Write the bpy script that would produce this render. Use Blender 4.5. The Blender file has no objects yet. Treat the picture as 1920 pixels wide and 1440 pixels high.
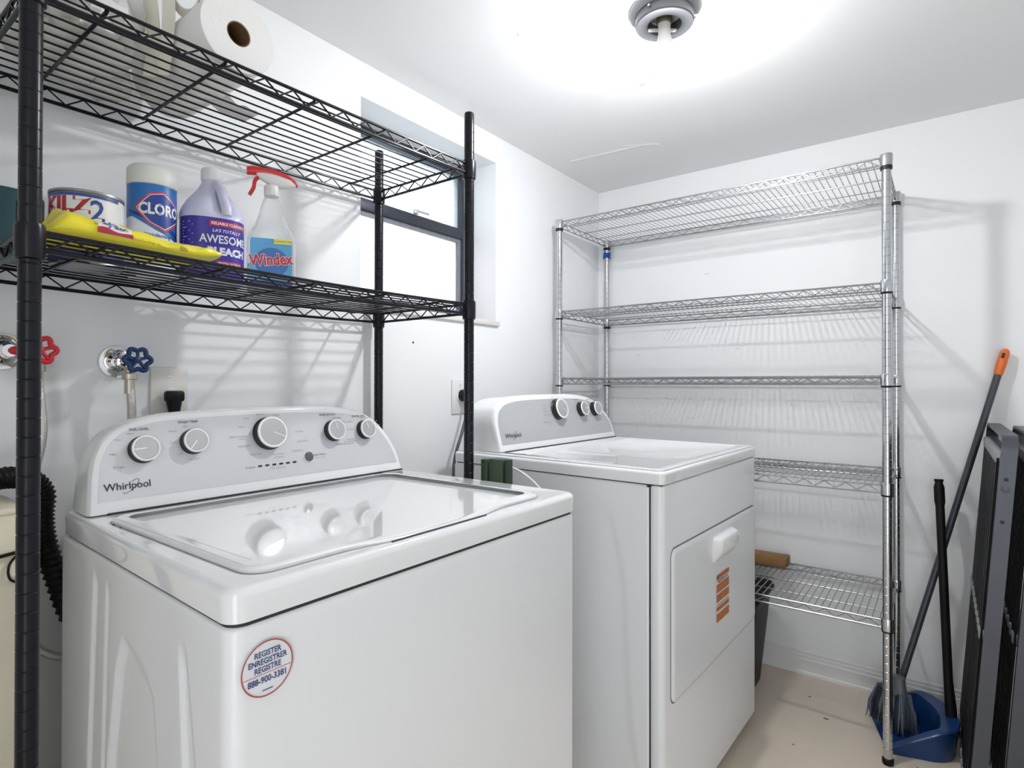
import bpy, bmesh, math, random
from mathutils import Vector, Matrix
random.seed(7)
sc = bpy.context.scene
col = sc.collection
PI = math.pi

# ------------------------------------------------------------------ camera, world, exposure
CAM = Vector((1.3509, -2.5074, 1.1361)); YAW, PITCH, ROLL = 0.6444, 0.006, 0.0011
fw = Vector((-math.sin(YAW)*math.cos(PITCH), math.cos(YAW)*math.cos(PITCH), math.sin(PITCH)))
r0 = Vector((math.cos(YAW), math.sin(YAW), 0)); u0 = r0.cross(fw)
rt = r0*math.cos(ROLL) + u0*math.sin(ROLL); upv = rt.cross(fw)
cd = bpy.data.cameras.new('camera'); cam = bpy.data.objects.new('camera', cd); col.objects.link(cam)
cd.sensor_width = 36.0; cd.sensor_fit = 'HORIZONTAL'; cd.lens = 1075.07*36/1920
cd.shift_y = (714.557-720)/1920.0; cd.clip_start = 0.05
cam.matrix_world = Matrix(((rt.x, upv.x, -fw.x, CAM.x), (rt.y, upv.y, -fw.y, CAM.y), (rt.z, upv.z, -fw.z, CAM.z), (0, 0, 0, 1)))
sc.camera = cam
w = bpy.data.worlds.new('sky'); sc.world = w; w.use_nodes = True
bg = w.node_tree.nodes['Background']; bg.inputs[0].default_value = (0.92, 0.97, 1.0, 1); bg.inputs[1].default_value = 2.8
vs = sc.view_settings; vs.view_transform = 'Standard'; vs.look = 'None'; vs.gamma = 1.0; vs.exposure = 0.13
try: vs.use_curve_mapping = False
except Exception: pass
BULB = 740.0

# ------------------------------------------------------------------ materials
MATS = {}
def mat(name, c, rough=.5, metal=0., var=0., vscale=8., bump=0., bscale=60., coat=0., spec=.5, emit=0., trans=0., alpha=1., sss=0.):
    if name in MATS: return MATS[name]
    m = bpy.data.materials.new(name); m.use_nodes = True; nt = m.node_tree; b = nt.nodes['Principled BSDF']
    c4 = (c[0], c[1], c[2], 1); I = b.inputs
    I['Base Color'].default_value = c4; I['Roughness'].default_value = rough; I['Metallic'].default_value = metal
    I['Specular IOR Level'].default_value = spec; I['Coat Weight'].default_value = coat; I['Coat Roughness'].default_value = .08
    I['Transmission Weight'].default_value = trans; I['Alpha'].default_value = alpha
    if emit: I['Emission Color'].default_value = c4; I['Emission Strength'].default_value = emit
    tc = nt.nodes.new('ShaderNodeTexCoord')
    n = nt.nodes.new('ShaderNodeTexNoise'); n.inputs['Scale'].default_value = vscale; n.inputs['Detail'].default_value = 4
    nt.links.new(tc.outputs['Object'], n.inputs['Vector'])
    if var:
        mx = nt.nodes.new('ShaderNodeMix'); mx.data_type = 'RGBA'
        mx.inputs[6].default_value = tuple(max(0, x*(1-var)) for x in c)+(1,); mx.inputs[7].default_value = tuple(min(1, x*(1+var)) for x in c)+(1,)
        nt.links.new(n.outputs['Fac'], mx.inputs[0]); nt.links.new(mx.outputs[2], I['Base Color'])
    if bump:
        n2 = nt.nodes.new('ShaderNodeTexNoise'); n2.inputs['Scale'].default_value = bscale; n2.inputs['Detail'].default_value = 3
        nt.links.new(tc.outputs['Object'], n2.inputs['Vector'])
        bp = nt.nodes.new('ShaderNodeBump'); bp.inputs['Strength'].default_value = bump; bp.inputs['Distance'].default_value = .002
        nt.links.new(n2.outputs['Fac'], bp.inputs['Height']); nt.links.new(bp.outputs['Normal'], I['Normal'])
    MATS[name] = m
    return m
M_wall = mat('wall_paint', (.875, .88, .89), .55, var=.012, vscale=3, bump=.12, bscale=90)
M_ceil = mat('ceiling_paint', (.875, .88, .885), .7, var=.015, vscale=2.2, bump=.2, bscale=35)
M_trim = mat('trim_paint', (.80, .80, .80), .4, var=.02)
M_enam = mat('white_enamel', (.85, .855, .865), .035, var=.006, vscale=5, coat=.5)
M_enam2 = mat('white_enamel_side', (.84, .845, .86), .28, var=.006, vscale=5, coat=.2)
M_plas = mat('white_plastic', (.80, .80, .80), .35, var=.01)
M_fasc = mat('washer_fascia_grey', (.69, .70, .72), .32, metal=.25, var=.01, bump=.03, bscale=700)
M_fascd = mat('dryer_fascia_grey', (.52, .53, .545), .35, metal=.25, var=.01, bump=.03, bscale=700)
M_gap = mat('dark_gap', (.03, .03, .035), .7, var=.1)
M_black = mat('black_powder_coat', (.006, .006, .010), .3, var=.2, vscale=30, spec=.3)
M_chrome = mat('chrome_post', (.60, .61, .63), .16, metal=1., var=.06, vscale=40)
M_chwire = mat('chrome_wire', (.40, .405, .42), .25, metal=1., var=.08, vscale=40)
M_knobk = mat('knob_black', (.012, .012, .012), .4, var=.1)
M_knobf = mat('knob_face', (.60, .60, .605), .3, metal=.7, var=.02, vscale=60)
M_ring = mat('knob_ring', (.86, .86, .86), .25, var=.01)
M_ink = mat('grey_ink', (.22, .22, .24), .6, var=.05)
M_inkl = mat('light_grey_ink', (.38, .38, .40), .6, var=.05)
M_inkk = mat('black_ink', (.015, .015, .02), .5, var=.05)
M_blackp = mat('black_plastic', (.007, .007, .008), .5, var=.2, spec=.25)
M_steel = mat('polished_chrome', (.82, .82, .83), .07, metal=1., var=.02)
M_brass = mat('nickel_fitting', (.55, .50, .42), .3, metal=1., var=.1)
M_braid = mat('braided_steel', (.62, .60, .57), .38, metal=.8, var=.15, vscale=150, bump=.5, bscale=500)
M_red = mat('red_paint', (.55, .015, .03), .35, var=.1)
M_blue = mat('blue_paint', (.018, .045, .13), .35, var=.1, spec=.3)
M_ivory = mat('ivory_plate', (.76, .75, .70), .4, var=.01)
M_lgrey = mat('lamp_canopy_metal', (.38, .38, .40), .42, metal=.3, var=.03)
M_lpan = mat('lamp_pan_metal', (.075, .075, .082), .45, metal=.3, var=.03)

# ------------------------------------------------------------------ mesh builder
ORG = {}
class MB:
    def __init__(s): s.v = []; s.f = []
    def add(s, vs, fs):
        o = len(s.v); s.v += [tuple(x) for x in vs]; s.f += [tuple(i+o for i in q) for q in fs]; return s
    def box(s, x0, x1, y0, y1, z0, z1, bev=0., seg=2, M=None):
        bm = bmesh.new(); bmesh.ops.create_cube(bm, size=1)
        for v in bm.verts: v.co = Vector((x0+(v.co.x+.5)*(x1-x0), y0+(v.co.y+.5)*(y1-y0), z0+(v.co.z+.5)*(z1-z0)))
        if bev > 0: bmesh.ops.bevel(bm, geom=bm.edges[:], offset=bev, segments=seg, affect='EDGES', profile=.5)
        bm.verts.index_update()
        vs = [(M @ v.co) if M else v.co.copy() for v in bm.verts]
        fs = [[v.index for v in f.verts] for f in bm.faces]; bm.free(); return s.add(vs, fs)
    def tube(s, pts, r, seg=8, caps=True, closed=False, flat=None):
        pts = [Vector(p) for p in pts]; n = len(pts); rr = r if isinstance(r, (list, tuple)) else [r]*n
        ts = []
        for i in range(n):
            a = pts[i-1] if (i > 0 or closed) else pts[i]; b = pts[(i+1) % n] if (i < n-1 or closed) else pts[i]
            d = b-a; ts.append(d.normalized() if d.length > 1e-9 else Vector((0, 0, 1)))
        t = ts[0]; u = t.cross(Vector((0, 0, 1)))
        if u.length < 1e-3: u = t.cross(Vector((1, 0, 0)))
        u.normalize(); vs = []
        for i in range(n):
            u = (u - ts[i]*u.dot(ts[i])); u.normalize(); w_ = ts[i].cross(u)
            for k in range(seg):
                a = 2*PI*(k+.5)/seg; vs.append(pts[i]+(u*math.cos(a)+w_*math.sin(a)*(flat or 1))*rr[i])
        fs = []
        for i in range(n if closed else n-1):
            for k in range(seg):
                a, b = i*seg+k, i*seg+(k+1) % seg; c, d = ((i+1) % n)*seg+(k+1) % seg, ((i+1) % n)*seg+k
                fs.append((a, b, c, d))
        if caps and not closed: fs += [tuple(range(seg-1, -1, -1)), tuple((n-1)*seg+k for k in range(seg))]
        return s.add(vs, fs)
    def lathe(s, prof, seg=24, M=None, caps=True):
        vs = []; fs = []
        for (r, z) in prof:
            for k in range(seg):
                a = 2*PI*k/seg; v = Vector((r*math.cos(a), r*math.sin(a), z)); vs.append(M @ v if M else v)
        n = len(prof)
        for i in range(n-1):
            for k in range(seg): fs.append((i*seg+k, i*seg+(k+1) % seg, (i+1)*seg+(k+1) % seg, (i+1)*seg+k))
        if caps: fs += [tuple(range(seg-1, -1, -1)), tuple((n-1)*seg+k for k in range(seg))]
        return s.add(vs, fs)
    def loft(s, rings, caps=True):
        n = len(rings[0]); vs = [p for r in rings for p in r]; fs = []
        for i in range(len(rings)-1):
            for k in range(n): fs.append((i*n+k, i*n+(k+1) % n, (i+1)*n+(k+1) % n, (i+1)*n+k))
        if caps: fs += [tuple(range(n-1, -1, -1)), tuple((len(rings)-1)*n+k for k in range(n))]
        return s.add(vs, fs)
    def grid(s, nu, nv, fn, close_u=False):
        vs = [fn(i/(nu-1), j/(nv-1)) for j in range(nv) for i in range(nu)]
        return s.add(vs, [(j*nu+i, j*nu+i+1, (j+1)*nu+i+1, (j+1)*nu+i) for j in range(nv-1) for i in range(nu-1)])
    def build(s, name, m, parent=None, ang=35, kind=None):
        me = bpy.data.meshes.new(name); o_ = ORG.get(parent.name, Vector((0, 0, 0))) if parent else Vector((0, 0, 0))
        me.from_pydata([tuple(Vector(v)-o_) for v in s.v], [], s.f); me.validate()
        bm = bmesh.new(); bm.from_mesh(me); bmesh.ops.recalc_face_normals(bm, faces=bm.faces[:]); bm.to_mesh(me); bm.free()
        if ang: me.shade_smooth(); me.set_sharp_from_angle(angle=math.radians(ang))
        me.materials.append(m)
        return link(name, me, parent, kind)
def link(name, me, parent=None, kind=None, loc=(0, 0, 0)):
    o = bpy.data.objects.new(name, me); col.objects.link(o); o.location = loc
    if parent: o.parent = parent; ORG[o.name] = ORG.get(parent.name, Vector((0, 0, 0)))
    if kind: o['kind'] = kind
    return o
def tag(o, label, cat, group=None):
    o['label'] = label; o['category'] = cat
    if group: o['group'] = group
    return o
def thing(name, label, cat, loc=(0, 0, 0), rotz=0, group=None, world=True):
    o = bpy.data.objects.new(name, None); col.objects.link(o); o.location = loc; o.rotation_euler = (0, 0, rotz); o.empty_display_size = .05
    ORG[o.name] = Vector(loc) if world else Vector((0, 0, 0))
    return tag(o, label, cat, group)
def struct(name, mb, m, parent=None, ang=35):
    o = mb.build(name, m, parent, ang)
    if not parent: o['kind'] = 'structure'
    return o
def frame(o, u, n):
    o, u, n = Vector(o), Vector(u).normalized(), Vector(n).normalized(); wv = n.cross(u).normalized()
    return Matrix(((u.x, wv.x, n.x, o.x), (u.y, wv.y, n.y, o.y), (u.z, wv.z, n.z, o.z), (0, 0, 0, 1)))
def text2d(s, size, bold=0., shear=0., sx=1.):
    c = bpy.data.curves.new('t', 'FONT'); c.body = s; c.size = size; c.offset = bold*size; c.shear = shear; c.align_x = 'CENTER'; c.align_y = 'CENTER'; c.resolution_u = 2
    o = bpy.data.objects.new('t', c); col.objects.link(o); dg = bpy.context.evaluated_depsgraph_get()
    me = bpy.data.meshes.new_from_object(o.evaluated_get(dg)); vs = [(v.co.x*sx, v.co.y) for v in me.vertices]; fs = [tuple(p.vertices) for p in me.polygons]
    bpy.data.objects.remove(o); bpy.data.curves.remove(c); bpy.data.meshes.remove(me)
    return vs, fs
def put_text(mb, s, size, fn, x=0., y=0., bold=0., shear=0., sx=1., rot=0.):
    vs, fs = text2d(s, size, bold, shear, sx); c, q = math.cos(rot), math.sin(rot)
    mb.add([fn(x+a*c-b*q, y+a*q+b*c) for a, b in vs], fs); return mb
def put_poly(mb, pts, fn): mb.add([fn(a, b) for a, b in pts], [tuple(range(len(pts)))]); return mb
def put_rect(mb, x0, x1, y0, y1, fn, nx=1):
    for i in range(nx):
        a, b = x0+(x1-x0)*i/nx, x0+(x1-x0)*(i+1)/nx; put_poly(mb, [(a, y0), (b, y0), (b, y1), (a, y1)], fn)
    return mb
def put_ring(mb, cx, cy, rx, ry, t, fn, n=48, rot=0.):
    P = lambda a, k: fn(cx+(rx-k)*math.cos(a)*math.cos(rot)-(ry-k)*math.sin(a)*math.sin(rot), cy+(rx-k)*math.cos(a)*math.sin(rot)+(ry-k)*math.sin(a)*math.cos(rot))
    vs = [P(2*PI*i/n, 0) for i in range(n)]+[P(2*PI*i/n, t) for i in range(n)]
    mb.add(vs, [(i, (i+1) % n, n+(i+1) % n, n+i) for i in range(n)]); return mb
def put_disc(mb, cx, cy, rx, ry, fn, n=40): return put_poly(mb, [(cx+rx*math.cos(2*PI*i/n), cy+ry*math.sin(2*PI*i/n)) for i in range(n)], fn)
def bez(P, n=16):
    P = [Vector(p) for p in P]; out = []; m = len(P)
    for i in range(m-1):
        a = P[max(i-1, 0)]; b = P[i]; c = P[i+1]; d = P[min(i+2, m-1)]
        for k in range(n):
            t = k/n; out.append(.5*((2*b)+(c-a)*t+(2*a-5*b+4*c-d)*t*t+(3*b-a-3*c+d)*t**3))
    return out+[P[-1]]
def sst(a, b, x):
    t = max(0., min(1., (x-a)/(b-a))); return t*t*(3-2*t)
def lin(tab, x):
    if x <= tab[0][0]: return tab[0][1]
    for (a, p), (b, q) in zip(tab, tab[1:]):
        if x <= b: return p+(q-p)*(x-a)/(b-a)
    return tab[-1][1]

# ------------------------------------------------------------------ room shell
HC = 2.077; XR, YF = 2.35, -3.1
M_floor = mat('floor_paint', (.72, .625, .51), .42, var=.07, vscale=5, bump=.15, bscale=45)
fl = struct('floor', MB().box(-.25, XR+.1, YF-.1, .1, -.08, 0), M_floor)
speck = mat('floor_dirt', (.16, .12, .08), .8, var=.3)
for (x, y, r) in ((1.03, -.3, .006), (1.29, -.42, .004), (1.32, -.45, .005), (.97, -.52, .003), (1.1, -.62, .003), (.96, -.18, .004)):
    m = MB().lathe([(r, .0), (r*.8, .0012), (r*.2, .0018)], 8, Matrix.Translation((x, y, 0)) @ Matrix.Diagonal((1.6, .7, 1, 1))); m.build('dirt_speck', speck, fl)
ce = struct('ceiling', MB().box(-.25, XR+.1, YF-.1, .1, HC, HC+.08), M_ceil)
# raised drywall tape patches on the ceiling
def ridge(P, wd, h, name='tape_patch'):
    m = MB(); P = [Vector(p) for p in P]
    for a, b in zip(P, P[1:]):
        d = (b-a).normalized(); n = Vector((-d.y, d.x, 0))
        v = [a-n*wd, a+n*wd, b+n*wd, b-n*wd]; t = [a, b]
        m.add(v+[x-Vector((0, 0, h)) for x in t], [(0, 4, 5, 3), (1, 2, 5, 4), (0, 1, 4), (3, 5, 2)])
    m.build(name, M_ceil, ce, ang=0)
ridge([(.10, -.43, HC), (.36, -.41, HC), (.40, -.40, HC)], .012, .003)
ridge([(.34, -.44, HC), (.46, -.38, HC), (.44, -.27, HC)], .012, .002)
ridge([(.52, -1.14, HC), (.60, -1.0, HC), (.58, -.88, HC)], .008, .0012)
ridge([(.44, -1.27, HC), (.50, -1.2, HC)], .01, .0015)
for (x, y) in ((.64, -.85), (.60, -.83)):
    MB().lathe([(.006, .0), (.004, -.001), (.001, -.0016)], 7, Matrix.Translation((x, y, HC)) @ Matrix.Diagonal((1.8, .6, 1, 1))).build('paint_chip', mat('chip_grey', (.4, .4, .4), .7, var=.1), ce)
WY0, WY1, WZ0, WZ1 = -1.443, -.812, 1.372, 1.975
wl = MB()
wl.box(-.25, 0, YF-.1, WY0, 0, HC).box(-.25, 0, WY1, .1, 0, HC).box(-.25, 0, WY0, WY1, 0, WZ0).box(-.25, 0, WY0, WY1, WZ1, HC)
wall_left = struct('wall_left', wl, M_wall, ang=0)
for (y, z) in ((-1.235, 1.27),):
    MB().lathe([(.004, 0), (.003, .0006), (.001, .001)], 8, frame((0, y, z), (0, 1, 0), (1, 0, 0))).build('nail_hole', M_gap, wall_left)
wall_back = struct('wall_back', MB().box(0, XR+.1, 0, .1, 0, HC), M_wall, ang=0)
for (x, z, a) in ((.53, 1.62, .016), (.21, 1.275, .012), (.66, 1.29, .01)):
    MB().lathe([(.004, 0), (.003, .0006), (.001, .001)], 8, frame((x, 0, z), (1, 0, 0), (0, -1, 0)) @ Matrix.Diagonal((3, .8, 1, 1))).build('scuff_mark', mat('scuff_grey', (.74, .74, .75), .7, var=.05), wall_back)
struct('wall_right', MB().box(XR, XR+.1, YF, 0, 0, HC), M_wall, ang=0)
# unseen doorway added behind the camera to let in fill daylight
DX0, DX1, DH = 1.25, 2.05, 1.95
struct('wall_front', MB().box(0, DX0, YF-.1, YF, 0, HC).box(DX1, XR, YF-.1, YF, 0, HC).box(DX0, DX1, YF-.1, YF, DH, HC), M_wall, ang=0)
struct('added_doorway_trim', MB().box(DX0-.06, DX0+.012, YF-.01, YF+.014, 0, DH, .003).box(DX1-.012, DX1+.06, YF-.01, YF+.014, 0, DH, .003).box(DX0-.06, DX1+.06, YF-.01, YF+.014, DH-.012, DH+.055, .003), M_trim)
def baseboard(name, p0, p1, nrm):
    prof = [(0, 0), (.016, 0), (.016, .010), (.0125, .014), (.0125, .058), (.0095, .062), (.0095, .072), (.006, .076), (.006, .084), (.003, .088), (0, .088)]
    p0, p1, nrm = Vector(p0), Vector(p1), Vector(nrm)
    A = [p0+nrm*d+Vector((0, 0, z)) for d, z in prof]; B = [p1+nrm*d+Vector((0, 0, z)) for d, z in prof]; n = len(prof)
    struct(name, MB().add(A+B, [(i, (i+1) % n, n+(i+1) % n, n+i) for i in range(n)]+[tuple(range(n)), tuple(range(2*n-1, n-1, -1))]), M_trim, ang=20)
baseboard('baseboard_back', (0, 0, 0), (XR, 0, 0), (0, -1, 0))

# window
M_alu = mat('dark_aluminium', (.035, .04, .055), .4, metal=.3, var=.1)
M_alul = mat('worn_aluminium', (.22, .23, .26), .45, metal=.3, var=.25, vscale=60)
def glassmat(name, tint, frost, haze):
    m = bpy.data.materials.new(name); m.use_nodes = True; nt = m.node_tree; nt.nodes.clear()
    o = nt.nodes.new('ShaderNodeOutputMaterial'); t = nt.nodes.new('ShaderNodeBsdfTransparent'); t.inputs[0].default_value = tint
    g = nt.nodes.new('ShaderNodeBsdfGlossy'); g.inputs['Roughness'].default_value = .05
    fr = nt.nodes.new('ShaderNodeFresnel'); fr.inputs[0].default_value = 1.3
    d = nt.nodes.new('ShaderNodeBsdfTranslucent'); d.inputs[0].default_value = frost
    tc = nt.nodes.new('ShaderNodeTexCoord'); nz = nt.nodes.new('ShaderNodeTexNoise'); nz.inputs['Scale'].default_value = 40
    mp = nt.nodes.new('ShaderNodeMath'); mp.operation = 'MULTIPLY_ADD'; mp.inputs[1].default_value = .16; mp.inputs[2].default_value = haze-.08
    m1 = nt.nodes.new('ShaderNodeMixShader'); m2 = nt.nodes.new('ShaderNodeMixShader'); L = nt.links.new
    L(tc.outputs['Object'], nz.inputs['Vector']); L(nz.outputs['Fac'], mp.inputs[0]); L(mp.outputs[0], m1.inputs[0])
    L(t.outputs[0], m1.inputs[1]); L(d.outputs[0], m1.inputs[2]); L(fr.outputs[0], m2.inputs[0]); L(m1.outputs[0], m2.inputs[1]); L(g.outputs[0], m2.inputs[2]); L(m2.outputs[0], o.inputs[0])
    return m
M_pane = glassmat('window_pane', (.92, .98, 1, 1), (.9, .95, 1, 1), .25)
M_frost = glassmat('frosted_pane', (.95, .92, .96, 1), (.98, .95, .99, 1), .8)
win = bpy.data.objects.new('window_1', None); col.objects.link(win); win.location = (-.16, -1.13, 1.4); win['kind'] = 'structure'; ORG['window_1'] = Vector(win.location)
fm = MB(); X0, X1 = -.185, -.145
fm.box(X0, X1, WY0, WY0+.03, WZ0, WZ1).box(X0, X1, WY1-.032, WY1, WZ0, WZ1).box(X0, X1, WY0+.03, WY1-.032, WZ1-.03, WZ1).box(X0, X1, WY0+.03, WY1-.032, WZ0, WZ0+.03)
fm.build('window_frame', M_alu, win, 0)
MB().box(X0+.003, X1+.006, WY0+.03, WY1-.032, 1.700, 1.738, .002).build('meeting_rail', M_alu, win)
ls = MB().box(-.172, -.150, WY0+.03, WY0+.05, WZ0+.03, 1.70).box(-.172, -.150, WY1-.05, WY1-.032, WZ0+.03, 1.70).box(-.172, -.150, WY0+.05, WY1-.05, 1.686, 1.70).box(-.172, -.150, WY0+.05, WY1-.05, WZ0+.03, WZ0+.05)
ls.build('sash', M_alul, win, 0)
MB().box(-.168, -.165, WY0+.03, WY1-.032, 1.738, WZ1-.03).build('pane', M_pane, win, 0)
MB().box(-.162, -.158, WY0+.05, WY1-.05, WZ0+.05, 1.686).build('pane', M_frost, win, 0)
lt = MB().box(-.142, -.130, -1.105, -1.085, 1.738, 1.752, .002).box(-.140, -.132, -1.10, -1.03, 1.748, 1.756, .002)
lt.build('latch', mat('latch_metal', (.6, .6, .6), .4, metal=.6, var=.1), win)
struct('trim_1', MB().box(-.145, .012, WY0-.0, WY1+.012, WZ0-.016, WZ0+.003, .003), mat('sill_paint', (.74, .73, .70), .4, var=.05, vscale=20))

# ------------------------------------------------------------------ wire shelving helpers
def cyl_mesh(name, L, r, axis, m, seg=6):
    mb = MB(); d = {'x': (1, 0, 0), 'y': (0, 1, 0), 'z': (0, 0, 1)}[axis]; a = Vector(d)*(L/2)
    mb.tube([-a, a], r, seg); me = bpy.data.meshes.new(name); me.from_pydata(mb.v, [], mb.f); me.shade_smooth(); me.set_sharp_from_angle(angle=.9); me.materials.append(m); return me
def post_mb(x, y, z1, r):
    prof = [(r*.9, .012), (r, .014)]; z = .05
    while z < z1-.02:
        prof += [(r, z-.0012), (r*.94, z-.0004), (r*.94, z+.0004), (r, z+.0012)]; z += .0254
    prof += [(r, z1-.003), (r*.9, z1)]
    return MB().lathe(prof, 18, Matrix.Translation((x, y, 0)))

# ---- black shelf
BX0, BX1, BY0, BY1 = .036, .385, -2.285, -1.405
sh = thing('wire_shelf', 'black wire shelving unit standing astride the washer, two shelves with cleaning supplies', 'shelf', ((BX0+BX1)/2, (BY0+BY1)/2, 0))
for x in (BX0, BX1):
    for y in (BY0, BY1):
        p = post_mb(x, y, 1.829 if x > .2 else 1.817, .0127).build('post', M_black, sh, 40)
        MB().lathe([(.0135, 0), (.0145, .004), (.0145, .012), (.012, .016)], 16, Matrix.Translation((x, y, 0))).build('foot', M_blackp, p)
def black_shelf(zl, zr, sag):
    zc = lambda y: zl+(zr-zl)*(y-BY0)/(BY1-BY0)-sag*math.sin(PI*(y-BY0)/(BY1-BY0))
    s_ = None; H = .024
    # rim: four sides, top and bottom wires
    def line(x, dz, n=13): return [(x, BY0+(BY1-BY0)*i/(n-1), zc(BY0+(BY1-BY0)*i/(n-1))+dz) for i in range(n)]
    m = MB()
    for x in (BX0, BX1): m.tube(line(x, 0), .0032, 8)
    for y in (BY0, BY1): m.tube([(BX0, y, zc(y)), (BX1, y, zc(y))], .0032, 8)
    s_ = m.build('shelf', M_black, sh)
    m = MB()
    for x in (BX0, BX1): m.tube(line(x, -H), .0036, 8)
    for y in (BY0, BY1): m.tube([(BX0, y, zc(y)-H), (BX1, y, zc(y)-H)], .0036, 8)
    m.build('lower_rim', M_black, s_)
    for x in (BX0, BX1):
        m = MB(); n = 15; P = []
        for i in range(2*n+1):
            y = BY0+.02+(BY1-BY0-.04)*i/(2*n); P.append((x, y, zc(y)-(.002 if i % 2 else H-.002)))
        m.tube(P, .0019, 6); m.build('truss_wire', M_black, s_, 60)
    for y in (BY0, BY1):
        m = MB(); n = 6; P = [(BX0+.02+(BX1-BX0-.04)*i/(2*n), y, zc(y)-(.002 if i % 2 else H-.002)) for i in range(2*n+1)]
        m.tube(P, .0019, 6); m.build('truss_wire', M_black, s_, 60)
    nW = 11
    m = MB(); n = 13
    cy = (BY0+BY1)/2
    m.tube([(0, BY0+.004+(BY1-BY0-.008)*i/(n-1), zc(BY0+(BY1-BY0)*i/(n-1))+.001) for i in range(n)], .0019, 6)
    o0 = None
    for i in range(nW):
        x = BX0+(BX1-BX0)*(i+1)/(nW+1)
        if o0 is None:
            o0 = m.build('deck_wire', M_black, s_, 60); o0.location.x += x
        else: link('deck_wire', o0.data, s_, loc=(x, 0, 0))
    for k in range(5):
        y = BY0+.075+.172*k+.012
        m = MB(); z = zc(y)-.0045
        m.tube([(BX1-.001, y, z+.004), (BX1-.006, y, z), (BX0+.006, y, z), (BX0+.001, y, z+.004)], .0030, 6); m.build('cross_bar', M_black, s_, 60)
    for x in (BX0, BX1):
        for y in (BY0, BY1):
            z = zc(y); z0, z1 = z-.034, z+.008
            MB().lathe([(.0135, z0-.006), (.0165, z0-.004), (.0165, z0), (.0170, z0+.004), (.0172, z1-.006), (.0160, z1), (.0132, z1)], 18, Matrix.Translation((x, y, 0))).build('collar', M_black, s_)
black_shelf(1.680, 1.699, .003)
black_shelf(1.340, 1.341, .007)

# ---- chrome shelf
CX0, CX1, CY0, CY1 = .0548, 1.2162, -.4492, -.0198
ch = thing('wire_shelf', 'tall chrome wire shelving unit with five mostly empty shelves against the back wall', 'shelf', ((CX0+CX1)/2, (CY0+CY1)/2, 0))
for x in (CX0, CX1):
    for y in (CY0, CY1):
        p = post_mb(x, y, 1.83, .0127).build('post', M_chrome, ch, 40)
        MB().lathe([(.0145, .0), (.0155, .006), (.0155, .016), (.0130, .018)], 16, Matrix.Translation((x, y, 0))).build('foot', M_blackp, p)
Wd = cyl_mesh('deck_wire', CY1-CY0-.006, .0015, 'y', M_chwire)
M_sleeve = mat('black_sleeve', (.01, .01, .01), .5, var=.1)
for k, zt in enumerate((1.824, 1.444, 1.162, .834, .427)):
    H = .023; m = MB()
    for y in (CY0, CY1): m.tube([(CX0, y, zt), (CX1, y, zt)], .0030, 8)
    for x in (CX0, CX1): m.tube([(x, CY0, zt), (x, CY1, zt)], .0030, 8)
    s_ = m.build('shelf', M_chwire, ch)
    m = MB()
    for y in (CY0, CY1): m.tube([(CX0, y, zt-H), (CX1, y, zt-H)], .0030, 8)
    for x in (CX0, CX1): m.tube([(x, CY0, zt-H), (x, CY1, zt-H)], .0030, 8)
    m.build('lower_rim', M_chwire, s_)
    for y in (CY0, CY1):
        n = 19; m = MB(); m.tube([(CX0+.02+(CX1-CX0-.04)*i/(2*n), y, zt-(.002 if i % 2 else H-.002)) for i in range(2*n+1)], .0017, 6); m.build('truss_wire', M_chwire, s_, 60)
    for x in (CX0, CX1):
        n = 7; m = MB(); m.tube([(x, CY0+.02+(CY1-CY0-.04)*i/(2*n), zt-(.002 if i % 2 else H-.002)) for i in range(2*n+1)], .0017, 6); m.build('truss_wire', M_chwire, s_, 60)
    for y in (-.235, -.36, -.11): MB().tube([(CX0, y, zt-.002), (CX1, y, zt-.002)], .0026 if y == -.235 else .0017, 6).build('cross_bar', M_chwire, s_, 60)
    for i in range(58):
        link('deck_wire', Wd, s_, loc=(Vector((CX0+(CX1-CX0)*(i+1)/59, (CY0+CY1)/2, zt+.0025))-ORG[ch.name]))
    for x in (CX0, CX1):
        for y in (CY0, CY1):
            c = MB().lathe([(.0135, zt-.030), (.0168, zt-.028), (.0172, zt+.004), (.016, zt+.008), (.0132, zt+.008)], 18, Matrix.Translation((x, y, 0))).build('collar', M_chrome, s_)
            sh_ = .040 if k == 0 or (k == 1 and x == CX0 and y == CY1) else .034; MB().lathe([(.0132, zt-sh_), (.0155, zt-sh_+.001), (.0165, zt-.030), (.0135, zt-.029)], 16, Matrix.Translation((x, y, 0))).build('sleeve', M_sleeve, c)
m = MB()
rings = []
for i in range(5):
    z = 1.772-.026*i/4; rings.append([(CX0+(.0165+.002*math.sin(3*a+i*1.3)+.0015*math.sin(7*a+i))*math.cos(a), CY1+(.0165+.002*math.sin(3*a+i*1.3))*math.sin(a), z+.003*math.sin(2*a+i)) for a in [2*PI*j/20 for j in range(20)]])
m.loft(rings); m.build('tape_wrap', mat('blue_tape', (.01, .08, .45), .5, var=.15, vscale=80), ch)['label'] = 'blue painters tape wrapped round a post'

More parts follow.
